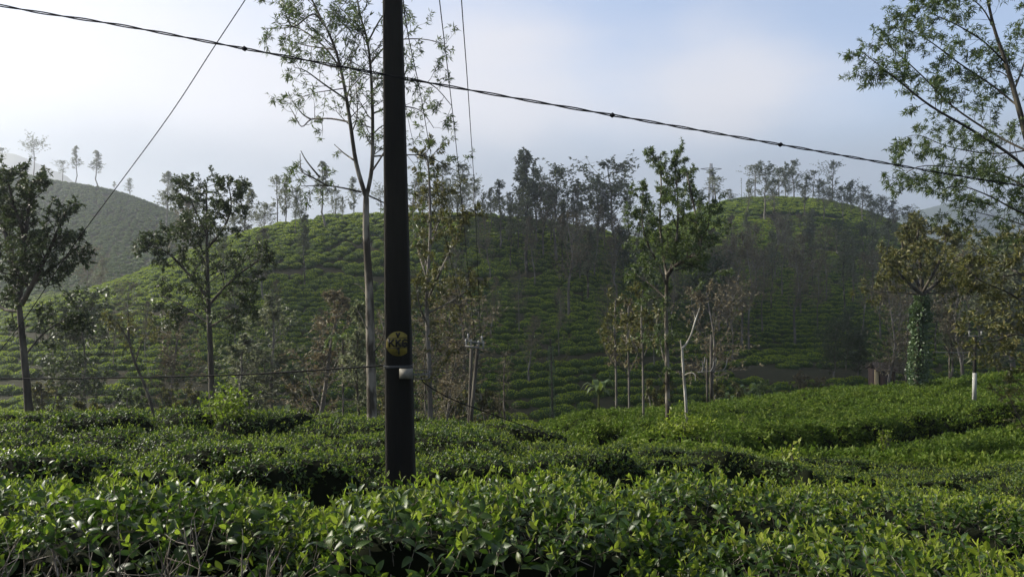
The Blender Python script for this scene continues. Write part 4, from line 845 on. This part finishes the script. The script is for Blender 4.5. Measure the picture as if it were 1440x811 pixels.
SC += [('middle', k, a, b_, c_) for k, a, b_, c_ in [('slim', 560, 330, 262), ('full', 590, 335, 250), ('slim', 612, 332, 258), ('slim', 632, 330, 265), ('full', 650, 332, 262), ('slim', 682, 325, 270), ('pale', 718, 380, 285), ('slim', 480, 318, 275), ('slim', 415, 330, 280)]]
SC += [('right', k, a, b_, c_) for k, a, b_, c_ in [('full', 1088, 300, 250), ('slim', 1132, 305, 245), ('full', 1158, 312, 255), ('full', 1185, 318, 262), ('full', 1232, 345, 285), ('full', 1290, 372, 300), ('slim', 1050, 300, 252)]]
SC += [('left', k, a, b_, c_) for k, a, b_, c_ in [('brown', 72, 520, 430), ('brown', 205, 505, 420), ('brown', 330, 500, 400), ('slim', 318, 400, 318), ('brown', 395, 480, 390), ('brown', 445, 510, 430), ('slim', 282, 385, 312), ('brown', 160, 520, 440)]]
for side_, k_, a_, b_, c_ in SC:
    far_tree(k_, a_, b_, c_, 'one of the faint slender hazy trees scattered on the %s slope' % side_, None, .8, 'faint slender trees scattered on the %s slope' % side_)
# valley shrubs
for k, a in enumerate([(1140, 84, 62, 68, 'bark_pale', 'leaf_brown', 'round brown twiggy tree with several pale stems before the earth bank'), (1105, 86, 20, 30, 'bark_pale', 'leaf_olive', 'small leafy shrub left of the round brown tree'), (60, 58, 60, 60, 'bark_grey', 'leaf_olive', 'low olive shrub behind the left edge trunk'),
                       (128, 34, 44, 36, 'bark_grey', 'leaf_olive', 'glossy leaved shrub at the hedge rim on the left'), (180, 50, 60, 55, 'bark_grey', 'leaf_fern', 'green shrub in the left valley'), (250, 55, 70, 60, 'bark_grey', 'leaf_olive', 'olive shrub left of the dark pointed tree trunk'),
                       (335, 50, 60, 70, 'bark_grey', 'leaf_fern', 'green shrub right of the dark pointed tree trunk'), (430, 56, 70, 66, 'bark_grey', 'leaf_olive', 'olive shrub in the valley left of the palm'), (555, 58, 60, 60, 'bark_grey', 'leaf_olive', 'shrub in the valley beside the pole'),
                       (640, 50, 60, 56, 'bark_grey', 'leaf_olive', 'shrub behind the foot of the leaning posts'), (690, 58, 50, 50, 'bark_grey', 'leaf_olive', 'shrub right of the leaning posts'), (925, 62, 50, 60, 'bark_grey', 'leaf_olive', 'shrub left of the forked tree foot in the valley'),
                       (1020, 64, 60, 50, 'bark_grey', 'leaf_olive', 'shrub behind the crossarm pole'), (1222, 82, 44, 38, 'bark_grey', 'leaf_brown', 'brown scrub covering the left side of the hut'), (1060, 70, 60, 44, 'bark_grey', 'leaf_fern', 'green shrub behind the banana plants'), (1310, 60, 60, 50, 'bark_grey', 'leaf_olive', 'shrub beyond the terrace right of the ivy trunk')]):
    px, Y, w_, h_, bk, lf, lab = a
    hgt = EYE + (405.5 - 575 + h_ * .8) / F * Y - float(spot(px, Y)[2]) if px < 1000 else h_ / F * Y
    if px >= 1000 and Y < 75: hgt = EYE - (540 - 405.5) / F * Y - float(spot(px, Y)[2]) + .3
    hgt = max(hgt, 1.2)
    round_tree(px, Y, w_ * 1.1, hgt * F / Y, M[bk], M[lf], lab, 500 + k, lf=(6, .16 + Y * .0012, .08 + Y * .0006), name='shrub' if k else 'round_tree')

# leaning tree on the left
leafy_hero('leaning_tree', 42, [(222, 620), (214, 575), (205, 545), (190, 510), (182, 480), (180, 440)], [([(190, 510), (200, 480, .6), (215, 460, .8)], .04, 9), ([(184, 485), (170, 460, -.6), (160, 448, -.8)], .04, 9)], .10, M['bark_dark'], M['leaf_olive'], 'crooked tree leaning left in the valley, seen above the hedge rim', 71, ln=1.3, leafp=(4, .2, .09), sub=3, gap=.2)

# --- palms and banana plants
def frond(G, p, az, ln, drop, r, wd=.10):
    n = 7; t = np.linspace(0, 1, n); x = np.sin(t * (pi / 2) * .9) * ln * .85; z = np.sin(t * pi * .62) * ln * .36 - t ** 2 * drop * ln
    c_ = p + np.stack([cos(az) * x, sin(az) * x, z], -1); s = np.array([-sin(az), cos(az), 0])
    G.tube(c_, np.linspace(.02, .006, n), 3)
    for k in range(1, n):
        for q in range(3):
            pp = c_[k - 1] + (c_[k] - c_[k - 1]) * (q / 3.)
            for sg in (-1, 1): G.leaves([pp], [s * sg + np.array([0, 0, -.45]) + unit(c_[k] - c_[k - 1]) * .5], ln * .30 * (1 - .6 * t[k] * t[k]), wd * .55, r)
def palm(px, Y, top_py, label, seed, ln=1.3, n=11):
    r = rs(seed); b = spot(px, Y); H = EYE - (top_py - 405.5) / F * Y - b[2]; Tk = Geo(); root = empty('palm_tree', tuple(b), label, 'palm tree')
    Tk.tube([[0, 0, -.2], [.03, 0, H * .4], [.0, .02, H * .8], [0, 0, H]], [.075, .06, .055, .05], 7); link('trunk', Tk.mesh('trunk', M['bark_pale'], True), root)
    for k in range(n):
        G = Geo(); frond(G, np.array([0, 0, H]), k * 2.4 + r.rand() * .5, ln * (.8 + .4 * r.rand()), .55 + .7 * r.rand(), r); link('frond', G.mesh('frond', M['leaf_palm']), root)
palm(482, 44, 474, 'slim areca palm with drooping crown left of the forked trunk', 81)
palm(372, 56, 492, 'short areca palm below the middle hill', 82, 1.5)
palm(427, 60, 520, 'small palm with a white flower head in the valley', 83, .8, 7)
def banana(px, Y, wpx, hpx, label, seed, n=9, low=None):
    r = rs(seed); b = spot(px, Y); top = EYE - ((low if low else 0) - 405.5) / F * Y; H = (top - b[2]) if low else hpx / F * Y; Tk = Geo(); root = empty('banana_plant', tuple(b), label, 'banana plant')
    Tk.tube([[0, 0, -.2], [.02, 0, H * .35], [0, 0, H * .62]], [.13, .11, .07], 8); link('stem', Tk.mesh('stem', M['leaf_olive'], True), root)
    for k in range(n):
        G = Geo(); az = k * 2.4 + r.rand() * .5; ln = wpx / F * Y * .62 * (.8 + .4 * r.rand()); m_ = 6; t = np.linspace(0, 1, m_); up_ = .5 + .6 * r.rand()
        c_ = np.array([0, 0, H * .58]) + np.stack([cos(az) * t * ln * .8, sin(az) * t * ln * .8, np.sin(t * 2.2) * ln * up_ - t ** 2 * ln * .35], -1); s = np.array([-sin(az), cos(az), 0]); w_ = np.array([.05, .6, 1, .95, .7, .05])[:, None] * ln * .15
        v = np.stack([c_ - s * w_ + [0, 0, .02], c_, c_ + s * w_ + [0, 0, .02]], 1).reshape(-1, 3); q = []
        for i in range(m_ - 1): q += [(3 * i, 3 * i + 3, 3 * i + 4, 3 * i + 1), (3 * i + 1, 3 * i + 4, 3 * i + 5, 3 * i + 2)]
        G.add(v, q); link('leaf', G.mesh('leaf', M['leaf_palm']), root)
banana(1052, 74, 34, 40, 'tallest banana plant left of the round brown tree', 91, 10, 508)
banana(1023, 70, 30, 30, 'banana plant right of the crossarm pole', 92, 9, 528)
banana(1070, 76, 22, 24, 'small banana plant next to the earth bank', 93, 7, 524)
banana(842, 62, 46, 36, 'broad banana plant in the valley left of the slim trunks', 94, 12, 500)
banana(400, 50, 40, 36, 'banana plant behind the hedge rim left of the palm', 95, 9, 540)

# --- bright young bush at the foot of the forked leafy tree, and weeds standing out of the hedges
def leafy_bush(name, c, w_, h_, n, leafm, label, cat, seed, ls=.1, kind=None):
    r = rs(seed); Tk = Geo(); Lf = Geo(); c = np.array(c)
    for k in range(14):
        a = r.rand() * 2 * pi; p = bez([c, c + np.array([cos(a) * w_ * .2, sin(a) * w_ * .2, h_ * .5]), c + np.array([cos(a) * w_ * .45 * r.rand(), sin(a) * w_ * .45 * r.rand(), h_ * (.75 + .25 * r.rand())])]); Tk.tube(p, np.linspace(.012, .004, len(p)), 3)
        for q in range(2, len(p)): 
            m_ = n // 90; tuft(Lf, p[q], np.array([cos(a) * .5, sin(a) * .5, .6]), m_, ls, ls * .45, r, .9, size=w_ * .10)
    return finish_tree(name, Tk, Lf, c, M['tea_twig'], leafm, label, cat=cat)
b = hit(958, 640, .4, 12); b[2] = float(ground(b[0], b[1])); leafy_bush('young_bush', b, 1.5, 1.35, 1500, M['tea_new'], 'bright green young bush at the foot of the forked leafy tree', 'bush', 600, .10)
b = hit(998, 648, .4, 10); b[2] = float(ground(b[0], b[1])); leafy_bush('young_bush', b, .9, 1.05, 700, M['tea_clump'], 'dark green bush beside the hollow in the hedge', 'bush', 601, .09)
b = hit(318, 577, .8, 9); b[2] = float(ground(b[0], b[1])); leafy_bush('young_bush', b, .9, 1.1, 900, M['tea_new'], 'fresh green bush swelling above the hedge rim on the left', 'bush', 602, .08)
for px, py, sc_, lab in ((853, 596, .5, 'tall weed with pale upright leaf above the middle hedge'), (1045, 602, .9, 'spindly leafy weed standing on the sloping tea carpet'), (1245, 622, .6, 'low weed right of centre on the sloping tea carpet'), (1110, 655, .5, 'leafy weed above the hedge on the right')):
    b = hit(px, py, .7, 9); c_ = b.copy(); c_[2] = float(ground(b[0], b[1])); leafy_bush('weed', c_, .35, .8 + sc_ * .5, 260, M['tea_new'], lab, 'weed', int(px), .10)

# ------------------------------------------------------------------ the concrete pole
PY = 7.2
def pole_at(py): return (555.0 + 10.5 * py / 670.0) if py < 670 else 565.5
xb = (565.5 - 720) / F * PY; zb = float(ground(xb, PY)); zt = 6.6
xt = xb - (zt - zb) * (11.5 / 670.0); z670 = EYE - (670 - 405.5) / F * PY
wb = 38.4 / F * PY / 2; wt = wb - (wb - 25.0 / F * PY / 2) * (zt - z670) / (4.3)
root = empty('power_pole', (xb, PY, zb), 'dark tapered concrete power pole with a yellow painted disc standing in the hedge gap', 'power pole')
def pw(z): return wb - (wb - 25.0 / F * PY / 2) * (z - z670) / (EYE + 405.5 / F * PY - z670)
def pc(z): return (z - zb) * (xt - xb) / (zt - zb)
G = Geo(); lv = np.linspace(zb - .3, zt, 26); v = []
for z in lv:
    w = pw(z); ch = w * .16; cx = pc(z)
    for a, b_ in ((-w + ch, -w), (w - ch, -w), (w, -w + ch), (w, w - ch), (w - ch, w), (-w + ch, w), (-w, w - ch), (-w, -w + ch)): v.append((cx + a, b_, z - zb))
i, j = np.meshgrid(np.arange(25), np.arange(8), indexing='ij'); j2 = (j + 1) % 8
G.add(v, np.stack([i * 8 + j, i * 8 + j2, (i + 1) * 8 + j2, (i + 1) * 8 + j], -1).reshape(-1, 4)); G.add([], None) if 0 else None
n8 = 25 * 8; G.q.append(np.array([[n8, n8 + 1, n8 + 2, n8 + 3], [n8 + 4, n8 + 5, n8 + 6, n8 + 7], [n8, n8 + 3, n8 + 4, n8 + 7]])); G.qm.append(np.zeros(3))
link('shaft', G.mesh('shaft', M['concrete']), root)
# painted disc with hand lettering V / KKG / 1
zc = EYE - (482 - 405.5) / F * PY; R = 17.2 / F * PY; wd = pw(zc); cxd = pc(zc) + 2.2 / F * PY
def yface(z): return -pw(z) - .0025
G = Geo(); n = 48; a = np.arange(n) * 2 * pi / n; lim_ = wd * .84 * .995
px_ = np.clip(np.cos(a) * R, -lim_ - 2.2 / F * PY, lim_ - 2.2 / F * PY); pz = np.sin(a) * R
ring = [(cxd + x_, yface(zc + z_), zc - zb + z_) for x_, z_ in zip(px_, pz)]; back = [(x_, y_ + .004, z_) for x_, y_, z_ in ring]
G.add(ring + back + [(cxd, yface(zc), zc - zb)], [(k, (k + 1) % n, n + (k + 1) % n, n + k) for k in range(n)], [((k + 1) % n, k, 2 * n) for k in range(n)])
disc = link('painted_disc', G.mesh('painted_disc', M['yellow']), root)
def strokes(name, segs, th, parent):
    G = Geo(); u = R / 17.2
    for s_ in segs:
        pts = [np.array([cxd + x_ * u, 0, zc - zb - y_ * u]) for x_, y_ in s_]
        for p0, p1 in zip(pts[:-1], pts[1:]):
            d = p1 - p0; l = np.linalg.norm(d) + 1e-9; d /= l; nn_ = np.array([-d[2], 0, d[0]]) * th / 2; e = d * th * .4
            q = [p0 - e - nn_, p1 + e - nn_, p1 + e + nn_, p0 - e + nn_]; f = [(x_[0], yface(zb + x_[2]) - .0025, x_[2]) for x_ in q]; bk = [(x_[0], x_[1] + .003, x_[2]) for x_ in f]
            if d[0] * 0 + 1: G.add(f + bk, [(0, 1, 2, 3), (0, 4, 5, 1), (1, 5, 6, 2), (2, 6, 7, 3), (3, 7, 4, 0)])
    return link(name, G.mesh(name, M['black']), parent)
T = R * .14
strokes('letter', [[(-2.6, -14.5), (-.6, -10), (1.6, -14.5)]], T, disc)
strokes('letter', [[(-12.6, -5.6), (-12.2, 3.6)], [(-6.8, -5.6), (-12.2, -.6)], [(-10.6, -1.6), (-5.8, 3.4)]], T, disc)
strokes('letter', [[(-2.8, -5.6), (-2.6, 3.4)], [(2.8, -5.6), (-2.4, -.8)], [(-1., -1.6), (3.4, 3.2)]], T, disc)
strokes('letter', [[(11.6, -5.0), (9.2, -5.8), (6.6, -4.2), (5.8, -1), (6.4, 2.2), (8.6, 3.6), (11.2, 2.6), (11.8, .2), (10.4, -1.4), (8.2, -1.)]], T, disc)
strokes('numeral', [[(-1.2, 7.2), (.8, 6.6), (.8, 13.4)]], T, disc)
strokes('ruled_line', [[(-13.8, -8.2), (12.6, -8.6)]], T * .35, disc); strokes('ruled_line', [[(-13.8, 6.0), (12.6, 5.0)]], T * .35, disc)
# small white box and its bracket
zx = EYE - (522.5 - 405.5) / F * PY; u = PY / F
G = Geo(); bw = 17.5 * u; G.box((pc(zx) + 13.0 * u, -pw(zx) - .035, zx - zb), (bw, .06, 13.5 * u)); bx_o = link('junction_box', G.mesh('junction_box', M['box_white']), root)
G = Geo(); G.box((pc(zx) + 13.0 * u, -pw(zx) - .069, zx - zb + .001), (bw * .88, .006, 11.4 * u)); link('lid', G.mesh('lid', M['box_white']), bx_o)
G = Geo(); zs = EYE - (513.5 - 405.5) / F * PY; w = pw(zs) + .008; c0 = pc(zs)
for q in range(2):
    z_ = zs - zb + (.004 if q else -.008); G.tube([(c0 - w, -w, z_), (c0 + w, -w, z_ + .004), (c0 + w, w, z_), (c0 - w, w, z_ - .004), (c0 - w, -w, z_)], .0035, 5)
link('wire_binding', G.mesh('wire_binding', M['steel']), root)
# coil of spare cable on the right side
G = Geo(); a = np.linspace(0, 2 * pi * 2.6, 70); cc = np.array([pc(zs) + .195, -.03, EYE - (529 - 405.5) / F * PY - zb])
G.tube(np.stack([cc[0] + np.cos(a) * .085 * (1 + .04 * np.sin(a * 3)), cc[1] + np.sin(a) * .06, cc[2] + .012 * np.sin(a) + a * .002 + .015 * np.cos(a * .5)], -1), .0035, 5)
G.tube([(pc(zs) + pw(zs), -.02, zs - zb - .08), (cc[0] - .08, -.02, cc[2])], .004, 5)
link('cable_coil', G.mesh('cable_coil', M['steel']), root)

# ------------------------------------------------------------------ wires
def wire(name, pts, rad, label, m='cable', k=5, cat='cable', knots=(), twist=False):
    p = bez([np.array(q) for q in pts]); t = np.linspace(0, len(p) - 1, len(p) * 3); p = np.stack([np.interp(t, np.arange(len(p)), p[:, i]) for i in range(3)], -1)
    G = Geo(); base = p[0].copy()
    if twist:
        s = np.cumsum(np.r_[0, np.linalg.norm(np.diff(p, axis=0), axis=1)]); s2 = np.arange(0, s[-1], .035); p = np.stack([np.interp(s2, s, p[:, i]) for i in range(3)], -1)
        for ph in (0, pi):
            o_ = np.stack([np.zeros(len(p)), np.cos(s2 * 9 + ph), np.sin(s2 * 9 + ph)], -1) * rad * .8; G.tube(p + o_ - base, rad * .62, 5)
    else: G.tube(p - base, rad, k)
    o = link(name, G.mesh(name, M[m], True)); o.location = tuple(base); tag(o, label, cat)
    for kn in knots:
        d = np.argmin(np.abs(p[:, 0] - kn[0])); q = p[d] - base; g2 = Geo(); g2.tube([q - [.02, 0, 0], q, q + [.02, 0, 0]], [rad * 1.2, rad * 2.6, rad * 1.2], 6, cap=True); link('clamp', g2.mesh('clamp', M[m], True), o)
    return o
Yw = 6.4
zmain = [(-260, -48), (0, 8), (170, 36), (345, 69), (545, 106), (700, 134), (860, 162), (1100, 204), (1340, 246), (1440, 262), (1700, 300), (2300, 380)]
wire('power_cable', [wp(a_, b_, 6.75 if a_ < 900 else 6.75 + (a_ - 900) * .004) for a_, b_ in zmain], .0092, 'thick twisted black cable crossing the whole view in front of the pole', twist=True,
     knots=[(wp(a_, 0, 6.75)[0],) for a_ in (345, 860)] + [(wp(1098, 0, 7.5)[0],)])
wire('telephone_wire', [wp(*q) for q in ((470, -190, 9), (345, 0, 9.6), (300, 68, 9.9), (240, 160, 10.3), (165, 262, 10.9), (100, 350, 11.4), (46, 432, 11.9), (0, 493, 12.3), (-70, 575, 13))], .006, 'thin wire slanting down to the left edge across the left tree')
xl = xb + pc(zs)
wire('telephone_wire', [(xl - pw(zs), PY, zs), wp(480, 518, 7.4), wp(330, 527, 8.0), wp(160, 531, 8.6), wp(0, 532, 9.2), wp(-200, 528, 10)], .008, 'low cable running from the pole to the left edge')
wire('telephone_wire', [(xl + pw(zs) + .09, PY - .03, zs - .1), wp(600, 541, 7.6), wp(640, 563, 8.6), wp(700, 585, 9.8), wp(760, 607, 10.8), wp(800, 622, 11.6)], .006, 'cable drooping right from the pole into the hedge')
# overhead line running away from above the pole to the posts in the valley
PB = spot(662, 24.0)
def top_of(px, py): return wp(px, py, 24.0)
for k, (pts, rad, lab) in enumerate([([(560, -120, 8), (567, 0, 9.3), (576, 60, 10.3), (590, 125, 12), (603, 200, 14.5), (614, 262, 17.5), (625, 320, 19.5), (655, 478, 23.9)], .0065, 'leftmost long wire emerging from behind the pole top'),
                          ([(556, 0, 9.5), (566, 120, 12), (581, 200, 14.5), (598, 262, 17), (631, 352, 20), (661, 478, 23.9)], .0045, 'fainter wire descending close behind the pole'),
                          ([(606, -120, 8), (618, 0, 9.3), (631, 110, 11.5), (641, 200, 14.5), (649, 280, 18), (656, 357, 20), (668, 478, 23.9)], .0065, 'middle long wire dropping from the top edge to the posts'),
                          ([(643, -120, 8), (649, 0, 9.3), (657, 110, 11.5), (663, 200, 14.5), (668, 280, 18), (671, 357, 20), (676, 478, 23.9)], .0065, 'rightmost long wire dropping from the top edge to the posts')]):
    wire('overhead_wire', [wp(*q) for q in pts], rad, lab, 'cable')
# ------------------------------------------------------------------ posts in the valley
def post(name, px0, py0, px1, py1, Y, w0, w1, label, mt, arms=(), white=None, group=None):
    b = spot(px0, Y); t = wp(px1, py1, Y); e = wp(px0, py0, Y); d = (t - e); b2 = e + d * ((b[2] - e[2]) / d[2]); root = empty(name, tuple(b2), label, 'post', group)
    G = Geo(); p = np.array([b2 - d / np.linalg.norm(d) * .3, (b2 + t) / 2, t]) - b2; G.tube(p, [w0, (w0 + w1) / 2, w1], 8, cap=True); link('shaft', G.mesh('shaft', M[mt], True), root)
    if white:
        q0 = (wp(*white[0], Y) - b2); q1 = (wp(*white[1], Y) - b2); G = Geo(); G.tube([q0, q1], [w0 * 1.06, w0 * 1.02], 8, cap=True); link('whitewashed_base', G.mesh('whitewashed_base', M['whitewash'], True), root)
    for (ax, ay, bx__, by__, pins) in arms:
        a0 = wp(ax, ay, Y, -.12) - b2; a1 = wp(bx__, by__, Y, -.12) - b2; G = Geo(); m_ = (a0 + a1) / 2; l = np.linalg.norm(a1 - a0); ang = math.atan2(a1[2] - a0[2], a1[0] - a0[0]); rot = [(cos(ang), 0, -sin(ang)), (0, 1, 0), (sin(ang), 0, cos(ang))]
        G.box(m_, (l, .045, .045), rot); arm = link('crossarm', G.mesh('crossarm', M['steel']), root)
        for t_ in pins:
            q = a0 + (a1 - a0) * t_; G = Geo(); G.tube([q + [0, 0, .03], q + [0, 0, .09], q + [0, 0, .13], q + [0, 0, .18], q + [0, 0, .22]], [.012, .032, .022, .036, .015], 8, cap=True); link('insulator', G.mesh('insulator', M['porcelain'], True), arm)
    return root
post('wooden_post', 663, 582, 672, 484, 24.0, .07, .05, 'slightly leaning post carrying two crossarms and insulators, right of the pole', 'bark_dark', arms=[(654, 486, 681, 490, (.05, .3, .7, .95)), (656, 479, 680, 483, (.1, .9))])
post('wooden_post', 660, 582, 663, 490, 24.6, .06, .05, 'thin dark stay post standing close to the leaning post', 'bark_dark')
pb = spot(1370, 36)
post('concrete_post', 1370, 560, 1371, 473, 35.0, .085, .065, 'post with whitewashed foot and short crossarm on the right terrace', 'concrete', arms=[(1362, 472, 1381, 472.5, (.05, .95))], white=((1370, 566), (1370.6, 524)))
post('wooden_post', 1000, 590, 1000, 470, 52.0, .12, .09, 'dark pole with wide crossarm and bent iron horns behind the bleached snag', 'bark_dark', arms=[(980, 523, 1022, 521, ())])
post('wooden_post', 995, 590, 994, 505, 54.0, .09, .07, 'slim dark pole beside the wide crossarm pole', 'bark_dark')
r = rs(700); G = Geo(); c0 = spot(1000, 52.0)
for px, h_, bnd in ((987, 20, .5), (992, 14, -.5), (1003, 19, .5), (1016, 18, .8), (999, 15, .6)):
    p = np.array([wp(px, 522, 52, -.2), wp(px + bnd * 6, 522 - h_ * .4, 52, -.2), wp(px + bnd * 9, 522 - h_, 52, -.2)]); G.tube(bez(p) - c0, .032, 5)
o = link('iron_horns', G.mesh('iron_horns', M['steel'], True)); o.location = tuple(c0); tag(o, 'curved pale iron horns standing on the wide crossarm', 'bracket')
# curved headed post and line beyond the terrace
r = rs(701); base = spot(1335, 58); Tk = Geo(); p = [base] + [wp(*q) for q in ((1335, 530, 58), (1335, 500, 58), (1332, 492, 58), (1327, 486, 58))]; Tk.tube(bez(p), .05, 6)
finish_tree('lamp_post', Tk, None, base, M['bark_pale'], None, 'thin pale post with bent top beyond the right terrace', cat='post')
wire('telephone_wire', [wp(1315, 495, 58), wp(1340, 495.5, 58), wp(1366, 495.5, 58)], .035, 'short pale line beside the bent topped post', 'steel')

# distant lattice pylon
r = rs(702); Y = 420.; b = wp(1000, 300, Y); b[2] = float(ground(b[0], b[1])); t = wp(1000, 230, Y); H = t[2] - b[2]; root = empty('pylon', tuple(b), 'faint lattice pylon beyond the right hill crest', 'pylon')
G = Geo()
hs = [(0, 3.2), (H * .5, 2.0), (H * .75, 1.3), (H, .4)]
for sx, sy in ((1, 1), (1, -1), (-1, 1), (-1, -1)): G.tube([(w * sx, w * sy, z) for z, w in hs], .22, 4)
zz = np.linspace(0, H * .97, 12)
for k in range(11):
    w0, w1 = np.interp(zz[k], [h[0] for h in hs], [h[1] for h in hs]), np.interp(zz[k + 1], [h[0] for h in hs], [h[1] for h in hs])
    for sy in (-1, 1): G.tube([(-w0, w0 * sy, zz[k]), (w1, w1 * sy, zz[k + 1])], .12, 3); G.tube([(w0, w0 * sy, zz[k]), (-w1, w1 * sy, zz[k + 1])], .12, 3)
link('tower', G.mesh('tower', M['steel']), root)
for hh, wd_ in ((.97, 5.5), (.86, 4.2)):
    G = Geo(); z = H * hh; G.tube([(-wd_, 0, z), (0, 0, z + .5), (wd_, 0, z)], .2, 4); G.tube([(-wd_, 0, z), (0, 0, z - .9), (wd_, 0, z)], .15, 4); link('arm', G.mesh('arm', M['steel']), root)

# ruined hut at the foot of the right hill
b = spot(1240, 84); root = empty('ruined_hut', tuple(b), 'small ruined brick hut with sagging roof and a pale plastered end at the hill foot', 'hut')
s = 84 / F; zg = EYE - (530 - 405.5) * s - b[2]; ztp = EYE - (518 - 405.5) * s - b[2]; zr = EYE - (508.5 - 405.5) * s - b[2]
def part(nm, mt, c, sz, rot=None): G = Geo(); G.box(c, sz, rot); return link(nm, G.mesh(nm, M[mt]), root)
w_ = 26 * s; dp = 1.9
fr = part('wall', 'brick', (0, -dp / 2, ztp / 2 - .3), (w_ * .62, .16, ztp + .6)); part('wall', 'brick', (0, dp / 2, ztp / 2 - .3), (w_, .16, ztp + .6)); part('wall', 'brick', (w_ / 2, 0, ztp / 2 - .3), (.16, dp - .17, ztp + .6))
part('plastered_wall', 'plaster', (-w_ / 2 + .02, -dp / 2 + .05, ztp / 2 - .3), (w_ * .2, .18, ztp + .55)); part('wall', 'brick', (-w_ / 2, .1, ztp / 2 - .3), (.16, dp - .37, ztp + .6))
part('doorway', 'black', (w_ * .12, -dp / 2 - .09, ztp * .42), (.6, .03, ztp * .8))
G = Geo()
for sg in (-1, 1):
    v = [(-w_ * .62, sg * (dp * .68), ztp - .05), (w_ * .62, sg * (dp * .68), ztp - .12), (w_ * .55, 0, zr - .1), (-w_ * .5, 0, zr)]; G.add(v + [(a, b__, c_ - .1) for a, b__, c_ in v], [(0, 1, 2, 3), (4, 7, 6, 5), (0, 4, 5, 1), (1, 5, 6, 2), (2, 6, 7, 3), (3, 7, 4, 0)])
rf = link('roof', G.mesh('roof', M['tile']), root)
for sg in (-1, 1):
    for k in range(16):
        t_ = (k + .5) / 16; x_ = -w_ * .60 + t_ * w_ * 1.2; G = Geo(); G.tube([(x_, sg * dp * .69, ztp - .04), (x_ * .9, 0, zr - .02 - .08 * t_)], .05, 5); link('tile', G.mesh('tile', M['tile']), rf)
# small figure-like marker stone near the bank
b = spot(1192, 88); root = empty('marker_post', tuple(b), 'stumpy post with a pale top at the earth bank', 'post'); G = Geo(); G.tube([(0, 0, -.2), (0, 0, 1.5)], [.16, .13], 7, cap=True); link('shaft', G.mesh('shaft', M['bark_grey'], True), root); G = Geo(); G.tube([(0, 0, 1.5), (0, 0, 1.8)], [.18, .1], 7, cap=True); link('cap', G.mesh('cap', M['whitewash'], True), root)

# ------------------------------------------------------------------ air
G = Geo(); G.box((0, 950, 95), (4200, 2200, 280)); 
hz = bpy.data.materials.new('haze_air'); hz.use_nodes = True; hn = hz.node_tree.nodes; hn.remove(hn['Principled BSDF'])
pv = hn.new('ShaderNodeVolumePrincipled'); pv.inputs['Color'].default_value = (.90, .94, 1.0, 1); pv.inputs['Density'].default_value = HAZE
pv.inputs['Density Attribute'].default_value = ''; pv.inputs['Anisotropy'].default_value = .80
hz.node_tree.links.new(pv.outputs[0], hn['Material Output'].inputs['Volume'])
tag(link('haze', G.mesh('haze', hz)), 'thin morning haze over the tea hills', kind='stuff')

# ------------------------------------------------------------------ unseen cloud added high up to the left, shaped to shade the lower slopes
s3 = np.array(sd); cpx = [120, 230, 300, 330, 430, 560, 640, 800, 900, 1000, 1100, 1190, 1250, 1320, 1700]; cY = [80, 92, 112, 130, 136, 136, 144, 152, 165, 185, 182, 176, 190, 222, 215]
nc, nr = 90, 26; A_ = np.linspace(150, 1700, nc); y1 = np.interp(A_, cpx, cY) + 4 * np.sin(A_ * .05) + 3 * np.sin(A_ * .13); y0 = np.interp(A_, [150, 400, 800, 1700], [78, 66, 60, 62])
T_ = np.linspace(0, 1, nr)[:, None]; YY = y0[None] + (y1 - y0)[None] * T_; XX = (A_[None] - 720) / F * YY; ZZ = ground(XX, YY) + 1
tt_ = (430 - ZZ) / s3[2]; CX = XX + s3[0] * tt_; CY = YY + s3[1] * tt_
th_ = 9 * sm(0, .16, T_) * sm(1, .86, T_) * (sm(0, .08, np.linspace(0, 1, nc)) * sm(1, .94, np.linspace(0, 1, nc)))[None] * (.75 + .25 * np.sin(XX * .11 + 1) * np.sin(YY * .13)) + .05
G = Geo(); i, j = np.meshgrid(np.arange(nr - 1), np.arange(nc - 1), indexing='ij'); qq = np.stack([i * nc + j, i * nc + j + 1, (i + 1) * nc + j + 1, (i + 1) * nc + j], -1).reshape(-1, 4)
up_ = np.stack([CX, CY, 430 + th_ * .6], -1).reshape(-1, 3); lo_ = np.stack([CX, CY, 430 - th_ * .4], -1).reshape(-1, 3); bq = qq[:, ::-1] + nr * nc
bi = np.concatenate([np.arange(nc), np.arange(1, nr) * nc + nc - 1, (nr - 1) * nc + np.arange(nc - 2, -1, -1), np.arange(nr - 2, 0, -1) * nc]); bj = np.roll(bi, -1)
G.add(np.vstack([up_, lo_]), np.concatenate([qq, bq, np.stack([bi, bi + nr * nc, bj + nr * nc, bj], -1)]))
cm_ = bpy.data.materials.new('added_cloud_vapour'); cm_.use_nodes = True; cn_ = cm_.node_tree.nodes; cn_.remove(cn_['Principled BSDF'])
cv = cn_.new('ShaderNodeVolumePrincipled'); cv.inputs['Color'].default_value = (1, 1, 1, 1); cv.inputs['Density'].default_value = .20; cv.inputs['Density Attribute'].default_value = ''
cm_.node_tree.links.new(cv.outputs[0], cn_['Material Output'].inputs['Volume'])
tag(link('added_cloud', G.mesh('added_cloud', cm_)), 'thin unseen vapour sheet added high to the left to shade the lower slopes', kind='structure')
